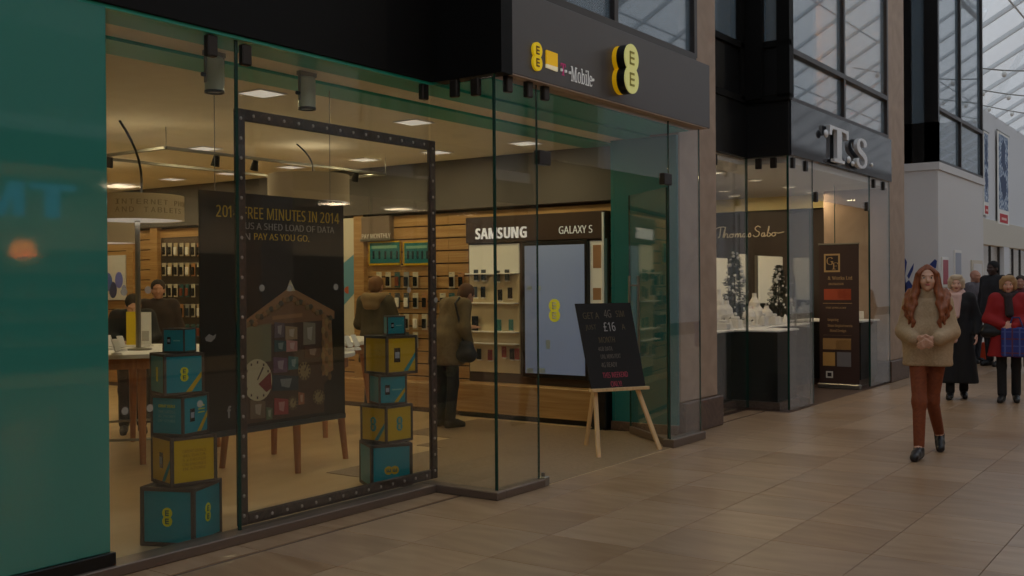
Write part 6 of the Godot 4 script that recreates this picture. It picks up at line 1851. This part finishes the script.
func simple_person(at: Vector3, turn: float, size: float, label: String, skin: Color, top: Material, low: Material, hair: Color, over := {}, hem := 0.78, cap_c := false, cell := 0.02) -> Node3D:
	var root := thing("person", label, "person", at, "", turn)
	root.scale = Vector3.ONE * size
	var j := joints(over)
	body(j, root, mat(skin, 0.55), [hand(j.wr, (j.wr - j.er).normalized(), Vector3(-1, 0, 0), Vector3(0, 0.2, 1).normalized(), 0.35), hand(j.wl, (j.wl - j.el).normalized(), Vector3(1, 0, 0), Vector3(0, 0.2, 1).normalized(), 0.35)], 1.0, 0.022)
	var mb := MB.new()
	blend(mb, torso(j, 1.14) + sleeves(j, 0.076, 0.066, 0.052) + (skirt(j, hem, 0.125, 0.01) if hem < 0.85 else []), cell, 0.05, [], hem)
	put("top_garment", mb, top, root, true)
	mb = MB.new()
	blend(mb, trousers(j, 0.088, 0.06), cell, 0.03)
	put("trousers", mb, low, root, true)
	for a in [["ar", "tr"], ["al", "tl"]]: shoe(j, a[0], a[1], root, mat(rgb(26, 24, 24), 0.5))
	var B: Basis = j.turn
	var h: Vector3 = j.head
	mb = MB.new()
	blend(mb, [ell(h + B * Vector3(0, 0.04, -0.02), Vector3(0.086, 0.088, 0.1), B), ell(h + B * Vector3(0, -0.01, -0.05), Vector3(0.08, 0.08, 0.06), B)], 0.012, 0.02, [ell(h + B * Vector3(0, -0.03, 0.1), Vector3(0.07, 0.1, 0.08), B)])
	if cap_c: put("knitted_hat", mb, mat(hair, 0.9), root, true)
	elif hair.a > 0.5: put("hair", mb, mat(hair, 0.8), root, true)
	return root

func far_people() -> void:
	var plaid := grained(grain(rgb(120, 112, 116), rgb(72, 68, 76), 63, 0.2, Vector2(1, 1), 2.0), Vector3(4, 4, 4), 0.85)
	simple_person(on_y(975, 363, 0), 1.2, 1.04, "bald man in a grey checked shirt standing by the white corner wall", rgb(190, 136, 112), plaid, mat(rgb(44, 46, 56), 0.85), Color(0, 0, 0, 0), {el = Vector3(0.24, 1.14, 0.06), wl = Vector3(0.14, 1.1, 0.28), er = Vector3(-0.24, 1.14, 0.06), wr = Vector3(-0.1, 1.12, 0.28)}, 0.86)
	simple_person(on_y(994, 366, 0), -0.5, 1.13, "tall man in dark clothes and a black hat beyond the red-coated woman", rgb(70, 52, 46), mat(rgb(38, 38, 42), 0.85), mat(rgb(28, 28, 32), 0.85), rgb(26, 26, 28), {}, 0.72, true)
	simple_person(on_y(1021, 372, 0), 0.1, 0.97, "dark-haired person in a dark red top half hidden behind the red-coated woman", rgb(176, 130, 112), mat(rgb(84, 40, 46), 0.85), mat(rgb(30, 30, 34), 0.85), rgb(60, 48, 42), {}, 0.8)
	simple_person(on_y(1010, 352, 0), 3.0, 1.0, "distant shopper in a charcoal jacket walking towards the atrium shops", rgb(176, 130, 112), mat(rgb(58, 56, 60), 0.85), mat(rgb(30, 30, 34), 0.85), rgb(60, 48, 42), {}, 0.8)
	var bp := on_y(984.5, 362, 0)
	bp.y = 0.0
	var bag := thing("shopping_bag", "bright orange carrier bag standing by the bald man's feet", "bag", bp)
	put("bag_body", MB.new().box(bp + Vector3(0, 0.19, 0), Vector3(0.26, 0.38, 0.12), 0.012), mat(rgb(206, 70, 34), 0.5), bag)
	put("handle", MB.new().tube([bp + Vector3(-0.06, 0.37, 0.0), bp + Vector3(-0.04, 0.48, 0), bp + Vector3(0.04, 0.48, 0), bp + Vector3(0.06, 0.37, 0)], 0.008, 6), mat(rgb(206, 70, 34), 0.5), bag)

# people inside the phone shop
func shoppers() -> void:
	var parka := grained(grain(rgb(80, 70, 48), rgb(60, 52, 34), 67, 0.06, Vector2(1, 1), 1.0), Vector3(3, 3, 3), 0.85)
	var p := on_z(376, 300, -9.25)
	var r := simple_person(Vector3(p.x, 0, p.z), PI + 0.3, 0.985, "shopper in an olive parka with a fur hood seen from behind", rgb(196, 148, 124), parka, mat(rgb(40, 42, 52), 0.85), rgb(112, 76, 44), {el = Vector3(0.25, 1.12, 0.05), wl = Vector3(0.14, 1.05, 0.25), er = Vector3(-0.25, 1.12, 0.05), wr = Vector3(-0.14, 1.05, 0.25)}, 0.66)
	var mb := MB.new()
	blend(mb, [cap(Vector3(-0.13, 1.46, 0.0), Vector3(-0.07, 1.44, -0.13), 0.055, 0.06), cap(Vector3(0.13, 1.46, 0.0), Vector3(0.07, 1.44, -0.13), 0.055, 0.06), cap(Vector3(-0.07, 1.44, -0.13), Vector3(0.07, 1.44, -0.13), 0.06, 0.06), cap(Vector3(-0.05, 1.36, -0.13), Vector3(0.05, 1.36, -0.13), 0.06, 0.06)], 0.014, 0.03)
	put("fur_hood", mb, grained(grain(rgb(150, 124, 88), rgb(104, 84, 56), 69, 0.3, Vector2(1, 1), 2.0), Vector3(6, 6, 6), 0.95), r, true)
	var coat := grained(grain(rgb(118, 100, 72), rgb(98, 82, 56), 71, 0.06, Vector2(1, 1), 1.0), Vector3(3, 3, 3), 0.85)
	p = on_y(447, 427, 0)
	var tilt := Basis(Vector3.RIGHT, 0.5)
	r = simple_person(p, PI - 0.25, 0.99, "shopper in a tan coat leaning towards the hanging packs", rgb(196, 148, 124), coat, mat(rgb(30, 29, 32), 0.85), rgb(92, 62, 40), {waist = Vector3(0, 1.1, 0.04), chest = Vector3(0, 1.26, 0.1), neck = Vector3(0, 1.40, 0.18), head = Vector3(0, 1.47, 0.29), sr = Vector3(-0.17, 1.36, 0.13), sl = Vector3(0.17, 1.36, 0.13), el = Vector3(0.24, 1.12, 0.2), wl = Vector3(0.18, 1.1, 0.42), er = Vector3(-0.25, 1.1, 0.06), wr = Vector3(-0.27, 0.92, 0.12), turn = tilt}, 0.70)
	var hb := thing("shoulder_bag", "dark shoulder bag at the tan-coated shopper's hip", "bag", on_z(466.5, 364, p.z + 0.02))
	var bm := MB.new()
	blend(bm, [cap(Vector3(-0.04, 0.1, 0), Vector3(0.04, 0.1, 0), 0.085, 0.085), cap(Vector3(-0.03, 0.2, 0), Vector3(0.03, 0.2, 0), 0.055, 0.055)], 0.016, 0.04)
	put("bag_body", bm, mat(rgb(34, 30, 34), 0.6), hb, true)
	put("strap", MB.new().tube([Vector3(-0.03, 0.22, 0), Vector3(-0.12, 0.66, 0.04), Vector3(-0.14, 0.72, -0.06), Vector3(-0.02, 0.24, -0.04)], 0.011, 6), mat(rgb(34, 30, 34), 0.6), hb, true)
	simple_person(Vector3(-9.75, 0, -6.75), 1.0, 0.95, "person in black with pale sleeves bending over the lamp table", rgb(206, 160, 134), mat(rgb(34, 32, 34), 0.85), mat(rgb(36, 36, 42), 0.85), rgb(40, 32, 28), {waist = Vector3(0, 1.1, 0.05), chest = Vector3(0, 1.24, 0.12), neck = Vector3(0, 1.37, 0.2), head = Vector3(0, 1.45, 0.3), sr = Vector3(-0.17, 1.33, 0.15), sl = Vector3(0.17, 1.33, 0.15), el = Vector3(0.23, 1.1, 0.24), wl = Vector3(0.12, 1.06, 0.48), er = Vector3(-0.23, 1.1, 0.24), wr = Vector3(-0.12, 1.06, 0.48), turn = tilt}, 0.8)
	simple_person(Vector3(-10.4, 0, -7.55), 0.9, 0.97, "dark-haired person in a brown top behind the leaflet holder", rgb(190, 140, 116), mat(rgb(58, 44, 38), 0.85), mat(rgb(40, 38, 42), 0.85), rgb(44, 32, 26), {}, 0.8)
